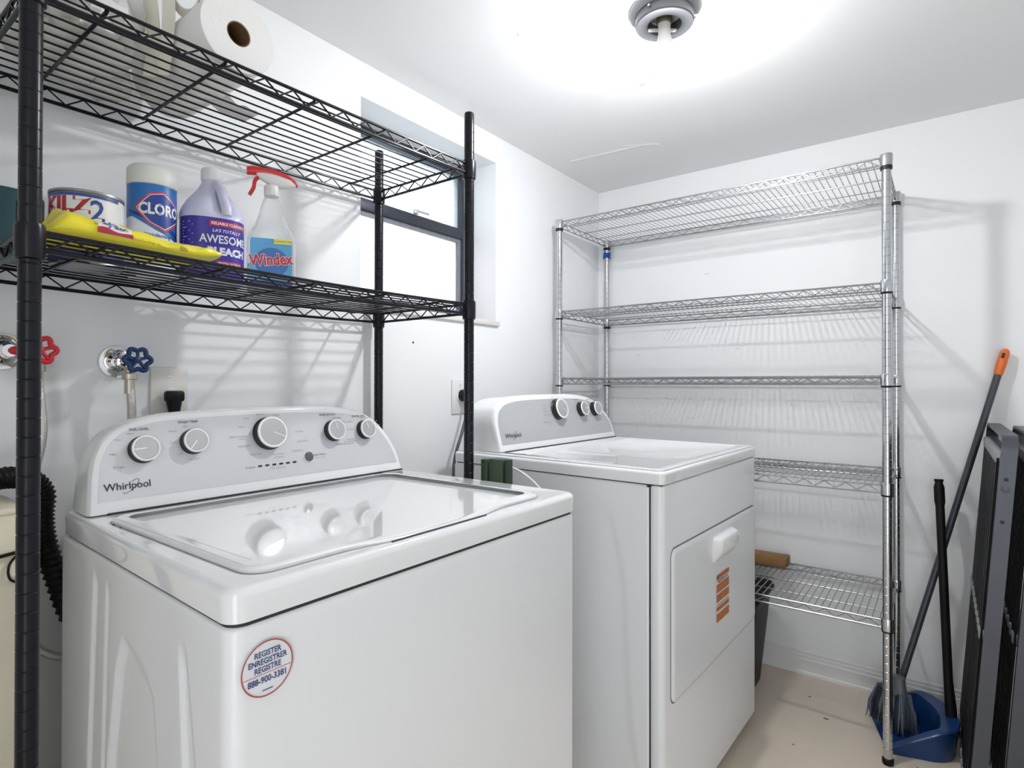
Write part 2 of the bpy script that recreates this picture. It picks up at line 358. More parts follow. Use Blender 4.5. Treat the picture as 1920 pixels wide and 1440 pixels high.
# ------------------------------------------------------------------ washer and dryer
def smooth_outline(pts, n=6):
    return bez([(a, b, 0) for a, b in pts], n)
def rounded_rect(x0, x1, y0, y1, r, n=6):
    out = []
    for cx, cy, a0 in ((x1-r, y1-r, 0), (x0+r, y1-r, PI/2), (x0+r, y0+r, PI), (x1-r, y0+r, 3*PI/2)):
        for i in range(n+1):
            a = a0+PI/2*i/n; out.append((cx+r*math.cos(a), cy+r*math.sin(a)))
    return out
def ring_slab(mb, out, z0, z1, bev, n=3, inset_bot=0.):
    def off(d, z):
        cx = sum(p[0] for p in out)/len(out); cy = sum(p[1] for p in out)/len(out)
        N = len(out); res = []
        for i in range(N):
            a, b, c = Vector(out[i-1]), Vector(out[i]), Vector(out[(i+1) % N]); t = (c-a); nn = Vector((t.y, -t.x)); nn.normalize()
            res.append((b.x-nn.x*d, b.y-nn.y*d, z))
        return res
    rings = [off(inset_bot, z0)]
    for i in range(n+1):
        a = PI/2*i/n; rings.append(off(bev*(1-math.cos(a)), z1-bev+bev*math.sin(a)))
    return mb.loft(rings)
def console(root, outline, xb, zb, slope, zref, xref, Mf, bord, bordb, nm='console'):
    """arched control console: outline (y,z) of its front face; face plane x = xref - slope*(z-zref)"""
    fx = lambda z: xref-slope*(z-zref)
    O = [(p.x, p.y) for p in smooth_outline(outline, 5)]
    N = len(O); cy = (O[0][0]+O[-1][0])/2
    def inset(d):
        res = []
        for i in range(N):
            a = Vector(O[max(i-1, 0)]); b = Vector(O[i]); c = Vector(O[min(i+1, N-1)]); t = (c-a).normalized(); nn = Vector((t.y, -t.x))
            res.append((b.x+nn.x*d, b.y+nn.y*d))
        return res
    rings = []
    O2 = inset(.010)
    R = lambda P, dx, f=None: [((f(z) if f else fx(z)+dx), y, max(z, zb)) for y, z in P]
    rings.append(R(O2, 0, lambda z: xb+.0*(z-zb)))
    rings.append(R(inset(.004), 0, lambda z: xb+.006))
    rings.append(R(O, -.012)); rings.append(R(inset(.001), -.005)); rings.append(R(inset(.004), -.001)); rings.append(R(inset(.007), 0))
    m = MB(); n = N
    vs = [p for r in rings for p in r]; fs = []
    for i in range(len(rings)-1):
        for k in range(n-1): fs.append((i*n+k, i*n+k+1, (i+1)*n+k+1, (i+1)*n+k))
        fs.append((i*n+n-1, i*n, (i+1)*n, (i+1)*n+n-1))
    fs += [tuple(range(n)), tuple((len(rings)-1)*n+k for k in range(n))]
    m.add(vs, fs); c = m.build(nm, M_enam, root, 30)
    # fascia: inset thin sheet
    F = inset(bord); F = [(y, max(z, zb+bordb)) for y, z in F]; G = []
    for q in F:
        if not G or (Vector(q)-Vector(G[-1])).length > 1e-4: G.append(q)
    m = MB(); N2 = len(G)
    m.add([(fx(z)+.0005, y, z) for y, z in G]+[(fx(z)-.001, y, z) for y, z in G], [tuple(range(N2))]+[(i, (i+1) % N2, N2+(i+1) % N2, N2+i) for i in range(N2)])
    fa = m.build('fascia', Mf, c, 30)
    nrm = Vector((1, 0, slope)).normalized()
    def on(y, z, d=.0012): return Vector((fx(z), y, z))+nrm*d
    return c, fa, on, nrm
def knob(root, on, nrm, y, z, r, h, ang):
    """black knob with white ring and grey face; ang = pointer direction (0 = right, ccw)"""
    F = frame(on(y, z, 0), (0, 1, 0), nrm)
    k = MB().lathe([(r*1.06, .0), (r*1.06, .003), (r, .005), (r, h-.003)], 32, F).build('knob', M_knobk, root, 40)
    MB().lathe([(r, h-.0032), (r*1.0, h-.001), (r*.97, h), (r*.86, h), (r*.85, h-.0012)], 32, F, caps=True).build('knob_ring', M_ring, k, 40)
    MB().lathe([(r*.85, h-.0012), (r*.83, h-.0002), (r*.01, h+.0006)], 32, F).build('knob_face', M_knobf, k, 40)
    c, s = math.cos(ang), math.sin(ang); q = MB(); hw = .0011
    def f(a, b): return F @ Vector((a*c-b*s, a*s+b*c, h+.0010))
    put_rect(q, r*.02, r*.9, -hw, hw, f); q.build('pointer', M_ring, k, 0)
def logo(root, on, y, z, size, mtl, rot=0.):
    m = MB(); f = lambda a, b: on(y+a, z+b, .0014)
    put_text(m, 'Whirlpool', size, f, bold=.004)
    # the swoosh ring round the middle letters
    P = [(math.cos(t)*size*.95, math.sin(t)*size*.30) for t in [math.radians(a) for a in range(-200, 75, 9)]]
    ca, sa = math.cos(.70), math.sin(.70); P = [(size*.28+a*ca-b*sa, -size*.05+a*sa+b*ca) for a, b in P]
    for i in range(len(P)-1):
        a, b = Vector(P[i]), Vector(P[i+1]); t = (b-a).normalized(); n = Vector((-t.y, t.x))*size*.022
        put_poly(m, [tuple(a-n), tuple(b-n), tuple(b+n), tuple(a+n)], f)
    m.build('logo', mtl, root, 0)

# ---- washer (world coordinates)
WX0, WX1, WYL, WYR, WZT, WZS = .158, .767, -2.212, -1.512, .922, .884
wa = thing('washing_machine', 'white top-load washing machine with five round knobs in the foreground', 'washer', ((WX0+WX1)/2, (WYL+WYR)/2, 0))
def taper(mb):   # the left flank runs in slightly towards the wall
    mb.v = [(x, y+.024*max(0, (WX1-x)/(WX1-WX0))*max(0, min(1, (-1.9-y)/.3)), z) for x, y, z in mb.v]; return mb
def emb(x, z):
    h = 0.
    def groove(xt, xb_, zt, wd, dp):
        xc = xb_+(xt-xb_)*max(0, (z-.3))/(zt-.3); d = abs(x-xc); return dp*(1-sst(wd*.3, wd, d))*(1-sst(zt-.03, zt, z))
    h += groove(.337, .290, .862, .014, .005)
    h += groove(.392, .355, .858, .010, .003)
    xl = lin([(.30, .352), (.60, .392), (.74, .425), (.80, .455)], z); xr = lin([(.30, .600), (.67, .575), (.74, .562), (.80, .50)], z)
    zt = .800-.30*(x-.43)
    h += .009*sst(-.002, .014, x-xl)*sst(-.002, .014, xr-x)*(1-sst(zt-.025, zt+.004, z))
    xc = lin([(.30, .735), (.70, .668), (.835, .648)], z); wd = lin([(.30, .06), (.70, .030), (.84, .014)], z)
    h += .006*(1-sst(wd*.35, wd*.62, abs(x-xc)))*(1-sst(.80, .845, z))
    return h*(1-sst(.10, .06, z) if z < .1 else 1)
def cab_ring(z, d, e):
    r = .020-d*.5; P = []; n = 170; x0, x1, y0, y1 = WX0+d, WX1-.002-d, WYL+.0015+d, WYR-.002-d
    for i in range(n):
        x = x0+(x1-r-x0)*i/(n-1); P.append((x, y0+(emb(x, z)*.8*(1-sst(x1-.035, x1-.022, x)) if e else 0), z))
    for i in range(1, 9): a = -PI/2+PI/2*i/8; P.append((x1-r+r*math.cos(a), y0+r+r*math.sin(a), z))
    for i in range(0, 9): a = PI/2*i/8; P.append((x1-r+r*math.cos(a), y1-r+r*math.sin(a), z))
    P.append((x0, y1, z)); return P
bo = MB(); zb_ = WZS-.003; rings = [cab_ring(.025+(zb_-.006-.025)*j/149, 0, True) for j in range(150)]
for k in range(1, 5): a_ = PI/2*k/4; rings.append(cab_ring(zb_-.006+.006*math.sin(a_), .006*(1-math.cos(a_)), False))
taper(bo.loft(rings)).build('cabinet', M_enam2, wa, 60)
g_ = MB(); ring_slab(g_, rounded_rect(WX0+.004, WX1-.0055, WYL+.0055, WYR-.0055, .018, 6), WZS-.006, WZS+.004, .0005, 1); taper(g_).build('gap_gasket', M_gap, wa, 0)
tp = MB(); ring_slab(tp, rounded_rect(WX0, WX1, WYL, WYR, .022, 8), WZS+.002, WZT, .010, 4, .001)
top = taper(tp).build('top_panel', M_enam, wa, 40)
# lid with a bulged front lip for the fingers
LX0, LX1, LY0, LY1 = .305, .738, -2.172, -1.592
def lid_outline(d):
    out = rounded_rect(LX0+d, LX1-d, LY0+d, LY1-d, .030-d*.5, 6); res = []
    # densify the front edge (x = LX1) and bulge its middle
    fr = []
    n = 40
    for i in range(n+1):
        y = LY0+.030+(LY1-LY0-.060)*i/n; t = (y-(LY0+LY1)/2)/(LY1-LY0); b = (sst(-.30, -.12, t)-sst(.12, .30, t))
        fr.append((LX1-d+.014*b, y))
    rest = [p for p in out if not (abs(p[0]-(LX1-d)) < 1e-6 and LY0+.03 < p[1] < LY1-.03)]
    # order counter-clockwise: start after the front edge
    ang = lambda p: math.atan2(p[1]-(LY0+LY1)/2, p[0]-(LX0+LX1)/2)
    return sorted(rest+fr[1:-1], key=ang)
def lid_z(x, y, z):
    t = (y-(LY0+LY1)/2)/(LY1-LY0); b = (sst(-.30, -.12, t)-sst(.12, .30, t)); return z-.004*b*sst(.66, .73, x)
gm = MB(); G = lid_outline(-.0022); gm.add([(x, y, WZT+.0004) for x, y in G], [tuple(range(len(G)))])
gm.build('lid_gap', mat('lid_shadow_gap', (.42, .42, .43), .5, var=.05), top, 0)
lm = MB(); rings = []
for d, z in ((0, WZT+.0006), (0, WZT+.004), (.002, WZT+.0062), (.006, WZT+.0074), (.014, WZT+.0076), (.020, WZT+.0076)):
    rings.append([(x, y, lid_z(x, y, z)) for x, y in lid_outline(d)])
lm.loft(rings); lid = lm.build('lid', M_enam, wa, 40)
gp = MB(); yc = (LY0+LY1)/2
gp.tube([(LX1+.0150, yc+a*.20, WZT+.0005) for a in (-.5, -.25, 0, .25, .5)], .0016, 6); gp.build('finger_gap', M_gap, lid, 0)
for y in (LY0+.008, LY0+.02): MB().lathe([(.0018, 0), (.0012, .0012)], 8, Matrix.Translation((LX0+.022+(y-LY0)*2.2, LY0-.002, WZT))).build('hinge_pin', M_gap, lid)
OUT = [(-2.182, .924), (-2.179, .955), (-2.175, .989), (-2.168, 1.017), (-2.154, 1.044), (-2.134, 1.061), (-2.102, 1.075), (-2.047, 1.084), (-1.930, 1.0875), (-1.787, 1.088), (-1.675, 1.082), (-1.600, 1.062), (-1.553, 1.021), (-1.526, .971), (-1.5165, .924)]
cons, fas, on, nrm = console(wa, OUT, .168, .924, .25, .923, .262, M_fasc, .013, .019)
MB().box(.258, .2655, -2.155, -1.520, .9222, .9252).build('console_gap', M_gap, cons, 0)
for (y, z, r, h, a) in ((-2.095, 1.022, .0225, .018, PI*1.02), (-2.011, 1.029, .0222, .018, PI*1.28), (-1.861, 1.034, .0322, .020, -.45), (-1.704, 1.030, .0232, .018, PI*.56), (-1.616, 1.027, .0220, .018, PI*.60)):
    knob(cons, on, nrm, y, z, r, h, a)
F = frame(on(-1.776, .979, 0), (0, 1, 0), nrm)
b_ = MB().lathe([(.0125, 0), (.0125, .002), (.011, .003), (.0105, .002)], 24, F).build('button', M_ring, cons)
MB().lathe([(.0105, .0015), (.0103, .0035), (.007, .0045), (.0005, .0048)], 24, F).build('button_cap', mat('button_grey', (.16, .165, .17), .25, metal=.5, var=.05), b_)
for i in range(6):
    y = -1.888+(-1.811+1.888)*i/5; m = MB(); put_poly(m, [(p[0], p[1]) for p in rounded_rect(-.0042, .0042, -.0018, .0018, .0012, 3)], lambda a, b: on(y+a, .971+b, .0014)); m.build('indicator_light', M_inkk, cons, 0)
lg = MB(); lg2 = MB()
T = lambda mb, s, y, z, size=.0062, **k: put_text(mb, s, size, (lambda a, b: on(y+a, z+b, .0013)), **k)
for s, y, z in (('SOIL LEVEL', -2.098, 1.057), ('WASH TEMP', -2.016, 1.0655), ('RINSE OPTION', -1.714, 1.0665), ('WATER LEVEL', -1.628, 1.0595)): T(lg, s, y, z, .0064, bold=.02)
for s, y, z in (('Heavy', -2.112, 1.0505), ('Med', -2.132, 1.041), ('Light', -2.140, 1.018), ('Ex Light', -2.134, .996), ('Hot', -2.021, 1.058), ('Warm', -2.044, 1.050), ('Cool', -2.046, 1.030), ('Cold', -2.036, 1.009), ('Tap Cold', -2.013, .998),
                ('Normal', -1.875, 1.074), ('Heavy', -1.905, 1.067), ('Colors', -1.838, 1.071), ('Whites', -1.916, 1.050), ('Whites and Bulky', -1.925, 1.032), ('Heavy', -1.917, 1.027), ('Bulky/Sheets', -1.915, 1.013), ('Drain & Spin', -1.892, .995), ('Clean Washer', -1.846, .991), ('with affresh', -1.845, .985), ('Rinse & Spin', -1.800, .994), ('Quick Wash', -1.786, 1.013), ('Delicates', -1.790, 1.034), ('Single Rinse', -1.690, 1.0585), ('Fabric Softener', -1.661, 1.048), ('Extra Rinse', -1.658, 1.030), ('Deep Water', -1.660, 1.008), ('with Fabric Softener', -1.660, 1.003), ('Auto Sensing', -1.610, 1.056), ('Small', -1.580, 1.046), ('Large', -1.574, 1.037),
                ('Wash  Rinse  Spin', -1.850, .9635)): T(lg2, s, y, z, .0050)
T(lg, 'Progress', -1.908, .9705, .0056); T(lg, 'Start / Pause', -1.748, .981, .0058, bold=.015); T(lg2, 'Hold 3 seconds', -1.748, .9745, .0042); T(lg, 'Hold for deep water wash', -1.677, .9985, .0045)
lg.build('legend_print', M_ink, fas, 0, 'stuff'); lg2.build('legend_print', M_inkl, fas, 0, 'stuff')
logo(fas, on, -2.1225, .9645, .0168, M_inkk)
# round registration sticker on the front
XS = WX1+.0006; fs_ = lambda a, b: (XS+.0006, -2.1695+a, .8305+b)
st = MB(); put_disc(st, 0, 0, .0300, .0300, lambda a, b: (XS, -2.1695+a, .8305+b)); st = st.build('sticker', mat('sticker_white', (.78, .79, .82), .4, var=.01), wa, 0)
m = MB(); put_ring(m, 0, 0, .0298, .0298, .0014, fs_); put_rect(m, -.0270, .0270, -.0052, -.0046, fs_); m.build('sticker_ring', mat('sticker_red', (.50, .06, .06), .5, var=.05), st, 0)
m = MB()
for s, y, sz in (('REGISTER', .0165, .0088), ('ENREGISTRER', .0083, .0088), ('REGISTRE', .0002, .0088), ('888-900-3381', -.0115, .0098)): put_text(m, s, sz, fs_, 0, y, bold=.02, sx=.82)
put_rect(m, -.006, .006, -.0232, -.0222, fs_); m.build('sticker_print', mat('sticker_navy', (.05, .06, .20), .5, var=.05), st, 0)

# ---- dryer: local frame, x outward, y along the width, origin at front left base corner
rotd = math.atan2(-.0245, .736)
dr = thing('clothes_dryer', 'white front-load clothes dryer with grey control panel and orange label on its door', 'dryer', (.8225, -1.211, 0), rotd, world=False)
DW, DD, DZ0, DZT, DZS = .737, -.690, .050, .933, .897
cb = MB(); ring_slab(cb, rounded_rect(DD, -.040, .0105, DW-.002, .010), DZ0, DZS-.002, .006); cb.build('cabinet', M_enam2, dr)
def embd(x, z):
    h = 0.
    xc = lin([(.1, -.055), (.3, -.095), (.45, -.104), (.64, -.111), (.75, -.133), (.84, -.160)], z); d = x-xc
    h += .003*sst(-.020, .004, -d)*(1-sst(.80, .85, z))*(1-sst(-.50, -.58, x) if x < -.5 else 1)*sst(.08, .14, z)
    xc2 = lin([(.1, -.62), (.45, -.56), (.75, -.53), (.9, -.50)], z); h *= sst(-.02, .01, x-xc2)
    return h
m = MB(); m.grid(110, 110, lambda u, v: (DD+.004+(-.042-DD-.004)*u, .0015+embd(DD+.004+(-.042-DD-.004)*u, DZ0+.004+(DZS-.012-DZ0)*v), DZ0+.004+(DZS-.012-DZ0)*v))
m.tube([(-.044, .008, DZ0+.004), (-.044, .008, DZS-.008)], .0068, 10).tube([(DD+.006, .008, DZS-.0085), (-.044, .008, DZS-.0085)], .0065, 10)
m.build('side_panel', M_enam2, dr, 60)
fpn = MB(); ring_slab(fpn, rounded_rect(-.0375, 0, .0, DW, .016, 6), DZ0, DZS-.002, .006); fpn.build('front_panel', M_enam2, dr)
MB().box(-.0405, -.037, .006, DW-.006, DZ0+.01, DZS-.004).build('seam', M_gap, dr, 0)
MB().box(DD+.01, -.006, .006, DW-.006, DZS-.006, DZS+.003).build('gap_gasket', M_gap, dr, 0)
tp = MB(); ring_slab(tp, rounded_rect(DD, .002, -.002, DW+.002, .016, 6), DZS+.001, DZT-.004, .008, 4, .001); dtop = tp.build('top_panel', M_enam, dr, 40)
rm = MB(); A = rounded_rect(DD+.02, -.004, .004, DW-.004, .014, 5); B = rounded_rect(-.46, -.040, .050, DW-.045, .020, 5)
n = len(A)
rm.loft([[(x, y, DZT-.0045) for x, y in A], [(x, y, DZT-.0008) for x, y in [(a[0]*.995, a[1]) for a in A]], [(x, y, DZT) for x, y in rounded_rect(DD+.024, -.008, .008, DW-.008, .012, 5)], [(x, y, DZT) for x, y in B], [(x, y, DZT-.0035) for x, y in rounded_rect(-.455, -.046, .056, DW-.051, .016, 5)]])
rm.build('top_recess', M_enam, dtop, 40)
# door
dm = MB(); DR = rounded_rect(.043, .714, .362, .737, .022, 6)
def yz(P, x): return [(x, y, z) for y, z in P]
dm.loft([yz(rounded_rect(.0445, .7125, .3635, .7355, .021, 6), -.004), yz(rounded_rect(.0445, .7125, .3635, .7355, .021, 6), .003), yz(rounded_rect(.048, .709, .367, .732, .018, 6), .0055), yz(rounded_rect(.060, .697, .379, .720, .012, 6), .0062)])
door = dm.build('door', M_enam2, dr, 40)
m = MB(); m.loft([yz(rounded_rect(.0405, .7165, .3595, .7395, .024, 6), .0003), yz(rounded_rect(.0405, .7165, .3595, .7395, .024, 6), .0006)]); m.build('door_gap', mat('door_gap_grey', (.22, .22, .24), .6, var=.05), door, 0)
hz = lambda x, a, b, c, d, r: [(x, y, z) for y, z in rounded_rect(a, b, c, d, r, 4)]
m = MB(); m.loft([hz(.004, .312, .482, .636, .714, .014), hz(.010, .314, .480, .640, .712, .013), hz(.026, .326, .468, .664, .708, .010), hz(.030, .332, .462, .668, .703, .008)]); m.build('handle', M_plas, door, 40)
# orange warning label on the door (flat print)
LXp = .0068; fd = lambda a, b: (LXp+.0006, a, b)
lb = MB(); lb.add([(LXp, .341, .458), (LXp, .447, .458), (LXp, .447, .600), (LXp, .341, .600)], [(0, 1, 2, 3)]); lb = lb.build('label', mat('label_white', (.80, .78, .76), .5, var=.01), door, 0)
m = MB()
for z0, z1 in ((.586, .5985), (.548, .572), (.521, .543), (.496, .508), (.4655, .489)): put_rect(m, .3425, .4455, z0, z1, fd)
m.build('label_print', mat('label_orange', (.52, .16, .04), .5, var=.25, vscale=60), lb, 0)
m = MB(); put_text(m, 'REGISTER NOW', .0115, fd, .394, .5790, bold=.02, sx=1.0); put_poly(m, [(.345, .5868), (.356, .5868), (.3505, .597)], lambda a, b: (LXp+.001, a, b)); put_rect(m, .345, .44, .5125, .5145, fd); m.build('label_print', mat('label_dark', (.10, .05, .03), .5, var=.05), lb, 0)
DOUT = [(.024, .935), (.0215, .975), (.021, 1.018), (.030, 1.050), (.046, 1.070), (.090, 1.091), (.180, 1.101), (.375, 1.1035), (.515, 1.099), (.612, 1.081), (.684, 1.034), (.716, .991), (.727, .935)]
cons2, fas2, on2, nrm2 = console(dr, DOUT, -.665, .9335, .25, .935, -.520, M_fascd, .016, .020)
MB().box(-.524, -.5165, .05, .722, .9332, .936).build('console_gap', M_gap, cons2, 0)
for (y, z, r, h, a) in ((.362, 1.050, .0345, .024, -.6), (.512, 1.046, .0255, .022, .1), (.604, 1.044, .0255, .022, .9)): knob(cons2, on2, nrm2, y, z, r, h, a)
lg = MB(); T2 = lambda mb, s, y, z, size=.0055, **k: put_text(mb, s, size, (lambda a, b: on2(y+a, z+b, .0013)), **k)
for s, y, z in (('More Dry', .290, 1.066), ('Normal', .288, 1.056), ('Less Dry', .288, 1.046), ('Timed Dry', .290, 1.034), ('Wrinkle Control', .285, 1.010), ('Damp', .306, 1.004), ('Off', .366, .998), ('Cool', .405, 1.010), ('Off', .345, 1.092), ('TEMPERATURE', .490, 1.082), ('END OF CYCLE', .580, 1.081)): T2(lg, s, y, z)
lg.build('legend_print', M_ink, fas2, 0, 'stuff')
logo(fas2, on2, .098, .979, .0185, M_inkk)
for (x, y) in ((-.05, .05), (-.05, DW-.05), (DD+.05, .05), (DD+.05, DW-.05)): MB().lathe([(.018, 0), (.018, .012), (.008, .014), (.008, DZ0+.005)], 12, Matrix.Translation((x, y, 0))).build('foot', M_blackp, dr)
for (x, y) in ((WX0+.06, WYL+.06), (WX0+.06, WYR-.06), (WX1-.06, WYL+.06), (WX1-.06, WYR-.06)): MB().lathe([(.018, 0), (.018, .012), (.008, .014), (.008, .03)], 12, Matrix.Translation((x, y, 0))).build('foot', M_blackp, wa)

# ------------------------------------------------------------------ ceiling lamp
LX, LY = .793, -1.128
la = thing('ceiling_lamp', 'bare bulb in a round grey metal fixture without its glass shade', 'lamp', (LX, LY, HC))
TL = Matrix.Translation((LX, LY, HC))
MB().lathe([(.088, 0), (.088, -.004), (.082, -.010), (.072, -.013), (.071, -.012)], 48, TL).build('canopy', M_lgrey, la)
g = MB().lathe([(.070, -.006), (.0715, -.012), (.0715, -.034), (.069, -.037), (.042, -.037), (.041, -.032), (.040, -.012)], 48, TL, caps=False).build('ring_pan', M_lpan, la)
for a in (.4, 2.5, 4.6): MB().lathe([(.003, 0), (.003, .007), (.001, .008)], 8, frame((LX+.071*math.cos(a), LY+.071*math.sin(a), HC-.022), (0, 0, 1), (math.cos(a), math.sin(a), 0))).build('set_screw', M_steel, g)
for a0 in (.3, .3+PI):
    m = MB(); P = [(.039*math.cos(a0+t), .039*math.sin(a0+t)) for t in [-.9+.12*i for i in range(16)]]
    m.add([(LX+x, LY+y, HC-.014) for x, y in P]+[(LX+x*.75, LY+y*.75, HC-.034) for x, y in P], [(i, i+1, 17+i-1+0, 16+i) for i in range(15)]); m.build('reflector', mat('bright_tin', (.9, .9, .9), .2, metal=.9, var=.05), la)
MB().box(-.036, .036, -.006, .006, HC-.037, HC-.033, .001, 2, Matrix.Translation((LX-.0135, LY+.0180, 0)) @ Matrix.Rotation(YAW, 4, 'Z')).build('bracket', mat('bright_strip', (.55, .54, .50), .4, var=.02), la)
MB().lathe([(.0195, -.010), (.0195, -.030), (.017, -.034)], 20, TL).build('socket', mat('socket_brown', (.16, .14, .09), .4, metal=.4, var=.1), la)
MB().lathe([(.0150, -.030), (.0150, -.046), (.0155, -.062), (.0175, -.072), (.0225, -.084), (.0275, -.096), (.0294, -.105)], 24, TL).build('bulb_base', mat('bulb_base_white', (.86, .83, .80), .4, var=.01), la)
M_bulb = bpy.data.materials.new('lit_bulb'); M_bulb.use_nodes = True; nt = M_bulb.node_tree; nt.nodes.clear()
eo = nt.nodes.new('ShaderNodeOutputMaterial'); em = nt.nodes.new('ShaderNodeEmission'); em.inputs[0].default_value = (.965, .98, 1.0, 1); em.inputs[1].default_value = BULB; nt.links.new(em.outputs[0], eo.inputs[0])
MB().lathe([(.0293, -.1052), (.0295, -.110), (.0287, -.120), (.0245, -.131), (.016, -.138), (.004, -.141)], 20, TL).build('bulb', M_bulb, la)

# ------------------------------------------------------------------ plumbing and outlets on the left wall
def valve(y, z, m, label, cat, esc_r, wheel_y, wheel_z, wheel_n, sy=.006):
    t = thing('shutoff_valve', label, cat, (0, y, z)); ex = frame((0, y, z), (0, 1, 0), (1, 0, 0))
    MB().lathe([(esc_r, 0), (esc_r, .003), (esc_r*.93, .007), (esc_r*.75, .0075), (esc_r*.55, .012), (.014, .016), (.013, .014)], 36, ex).build('escutcheon', M_steel, t)
    MB().lathe([(.0105, .006), (.0105, .036), (.0145, .037), (.0145, .050), (.011, .052), (.011, .060)], 20, ex).build('valve_body', M_steel, t)
    wc = Vector((.082, wheel_y, wheel_z)); MB().tube([(.052, y, z), wc], [.0085, .006], 12).build('stem', m, t)
    F = frame(wc, (0, 1, 0), wheel_n); R = .0255
    w_ = MB().tube([F @ Vector(((R-.0045+.0030*math.cos(6*a))*math.cos(a), (R-.0045+.0030*math.cos(6*a))*math.sin(a), 0)) for a in [2*PI*i/48 for i in range(48)]], .0046, 8, closed=True).build('handwheel', m, t)
    for k in range(5):
        a = 2*PI*k/5+.3; MB().tube([F @ Vector((.004*math.cos(a), .004*math.sin(a), .001)), F @ Vector(((R-.006)*math.cos(a), (R-.006)*math.sin(a), 0))], .0032, 6).build('spoke', m, w_)
    MB().lathe([(.007, -.004), (.007, .004), (.0045, .006), (.0005, .0065)], 14, F).build('hub', m, w_)
    o = Vector((.050, y+sy, z-.012)); MB().tube([(.045, y, z), o+Vector((0, 0, .012)), o+Vector((0, 0, .006)), o+Vector((.002, 0, -.012))], .0095, 12).build('outlet_spout', M_brass, t)
    MB().lathe([(.0125, -.016), (.0135, -.015), (.0135, -.004), (.0115, -.002)], 12, Matrix.Translation(o-Vector((-.003, 0, .008)))).build('hose_nut', M_brass, t)
    return o
o1 = valve(-2.057, 1.181, M_blue, 'chrome shutoff valve with a blue handwheel next to the power outlet', 'valve', .034, -2.047, 1.184, (1, -.35, .12))
o2 = valve(-2.236, 1.194, M_red, 'chrome shutoff valve with a red handwheel behind the black shelf post', 'valve', .034, -2.200, 1.196, (1, -.2, .1), .038)
def hose(P, r, m, name, label, cat, nut=True):
    t = thing(name, label, cat, P[0]); MB().tube(bez(P, 10), r, 12).build('tube', m, t)
    if nut: MB().tube([Vector(P[0])+Vector((0, 0, .004)), Vector(P[0])-Vector((0, 0, .026))], .0092, 12).build('ferrule', M_brass, t)
    return t
a = o1+Vector((.003, 0, -.026))
hose([a, a+Vector((.002, .003, -.05)), a+Vector((-.004, .006, -.12)), (.045, -2.04, .95), (.042, -2.04, .80), (.055, -2.0, .66)], .0078, M_braid, 'water_hose', 'braided steel hose hanging below the blue handwheel', 'hose')
a = o2+Vector((.003, 0, -.026))
hose([a, a+Vector((.003, .005, -.05)), a+Vector((.004, .007, -.12)), (.060, -2.212, .93), (.055, -2.225, .80), (.058, -2.215, .70), (.070, -2.185, .655), (.072, -2.14, .635), (.062, -2.08, .63)], .0075, M_braid, 'water_hose', 'braided steel hose hanging below the red handwheel', 'hose')
# black corrugated drain hose
t = thing('drain_hose', 'black corrugated drain hose looping over the cream cabinet at far left', 'hose', (.1, -2.30, .93))
P = bez([(.135, -2.320, .970), (.128, -2.288, .978), (.120, -2.252, .982), (.108, -2.218, .972), (.103, -2.200, .945), (.101, -2.201, .905), (.098, -2.196, .86), (.095, -2.180, .80), (.092, -2.160, .73), (.085, -2.13, .66)], 16)
MB().tube(P, [.0165+.0022*(1 if i % 3 == 1 else -.6) for i in range(len(P))], 14).build('hose', M_blackp, t, 25)
# cream cabinet at the far left
M_cream = mat('cream_paint', (.72, .66, .52), .5, var=.10, vscale=7)
t = thing('utility_cabinet', 'cream box-shaped cabinet at the left edge behind the black shelf post', 'cabinet', (.16, -2.43, 0))
MB().box(.078, .220, -2.50, -2.248, 0, .940, .006).build('body', M_cream, t)
MB().box(.076, .222, -2.502, -2.246, .938, .948, .003).build('lid', M_cream, t)
t2 = thing('black_cord', 'thin black cord drawn across the cream cabinet', 'cord', (.245, -2.40, .85))
MB().tube(bez([(.2245, -2.49, .868), (.2245, -2.35, .872), (.2245, -2.262, .880), (.218, -2.243, .882)], 6), .0028, 6).tube(bez([(.2228, -2.258, .878), (.2235, -2.270, .862), (.2235, -2.268, .840), (.217, -2.2455, .826)], 6), .0018, 6).build('cord', M_blackp, t2)
# outlets
def plate(y, z, name, label):
    t = thing(name, label, 'outlet', (0, y, z))
    MB().box(0, .006, y-.038, y+.038, z-.060, z+.060, .003).build('wall_plate', M_ivory if y < -1.5 else M_plas, t)
    MB().lathe([(.003, 0), (.003, .0075), (.001, .008)], 10, frame((0, y, z+.040), (0, 1, 0), (1, 0, 0))).build('screw', M_steel, t)
    for dz in (-.002,): MB().lathe([(.0175, 0), (.0175, .0075), (.016, .0085)], 24, frame((0, y, z+dz), (0, 1, 0), (1, 0, 0))).build('receptacle', M_plas, t)
plate(-1.957, 1.113, 'power_outlet', 'ivory wall outlet with a black plug behind the washer console')
plate(-1.019, 1.094, 'power_outlet', 'white wall outlet partly hidden behind the black shelf post near the dryer')
t = thing('plug', 'black angled power plug in the outlet behind the washer', 'plug', (.01, -1.955, 1.095))
MB().box(.0105, .036, -1.973, -1.937, 1.098, 1.122, .006).tube([(.022, -1.955, 1.108), (.024, -1.955, 1.066)], [.017, .0095], 10).tube([(.024, -1.956, 1.062), (.024, -1.955, 1.040)], .0085, 10).build('plug_body', M_blackp, t)
MB().tube(bez([(.024, -1.955, 1.045), (.026, -1.953, 1.0), (.03, -1.95, .93), (.04, -1.94, .80)], 6), .0042, 8).build('cord', M_blackp, t)
t = thing('plug', 'round black plug with a cord hanging behind the black shelf post', 'plug', (.01, -1.015, 1.095))
MB().lathe([(.020, .007), (.021, .012), (.019, .030), (.012, .036)], 20, frame((0, -1.010, 1.098), (0, 1, 0), (1, 0, 0))).build('plug_body', M_blackp, t)
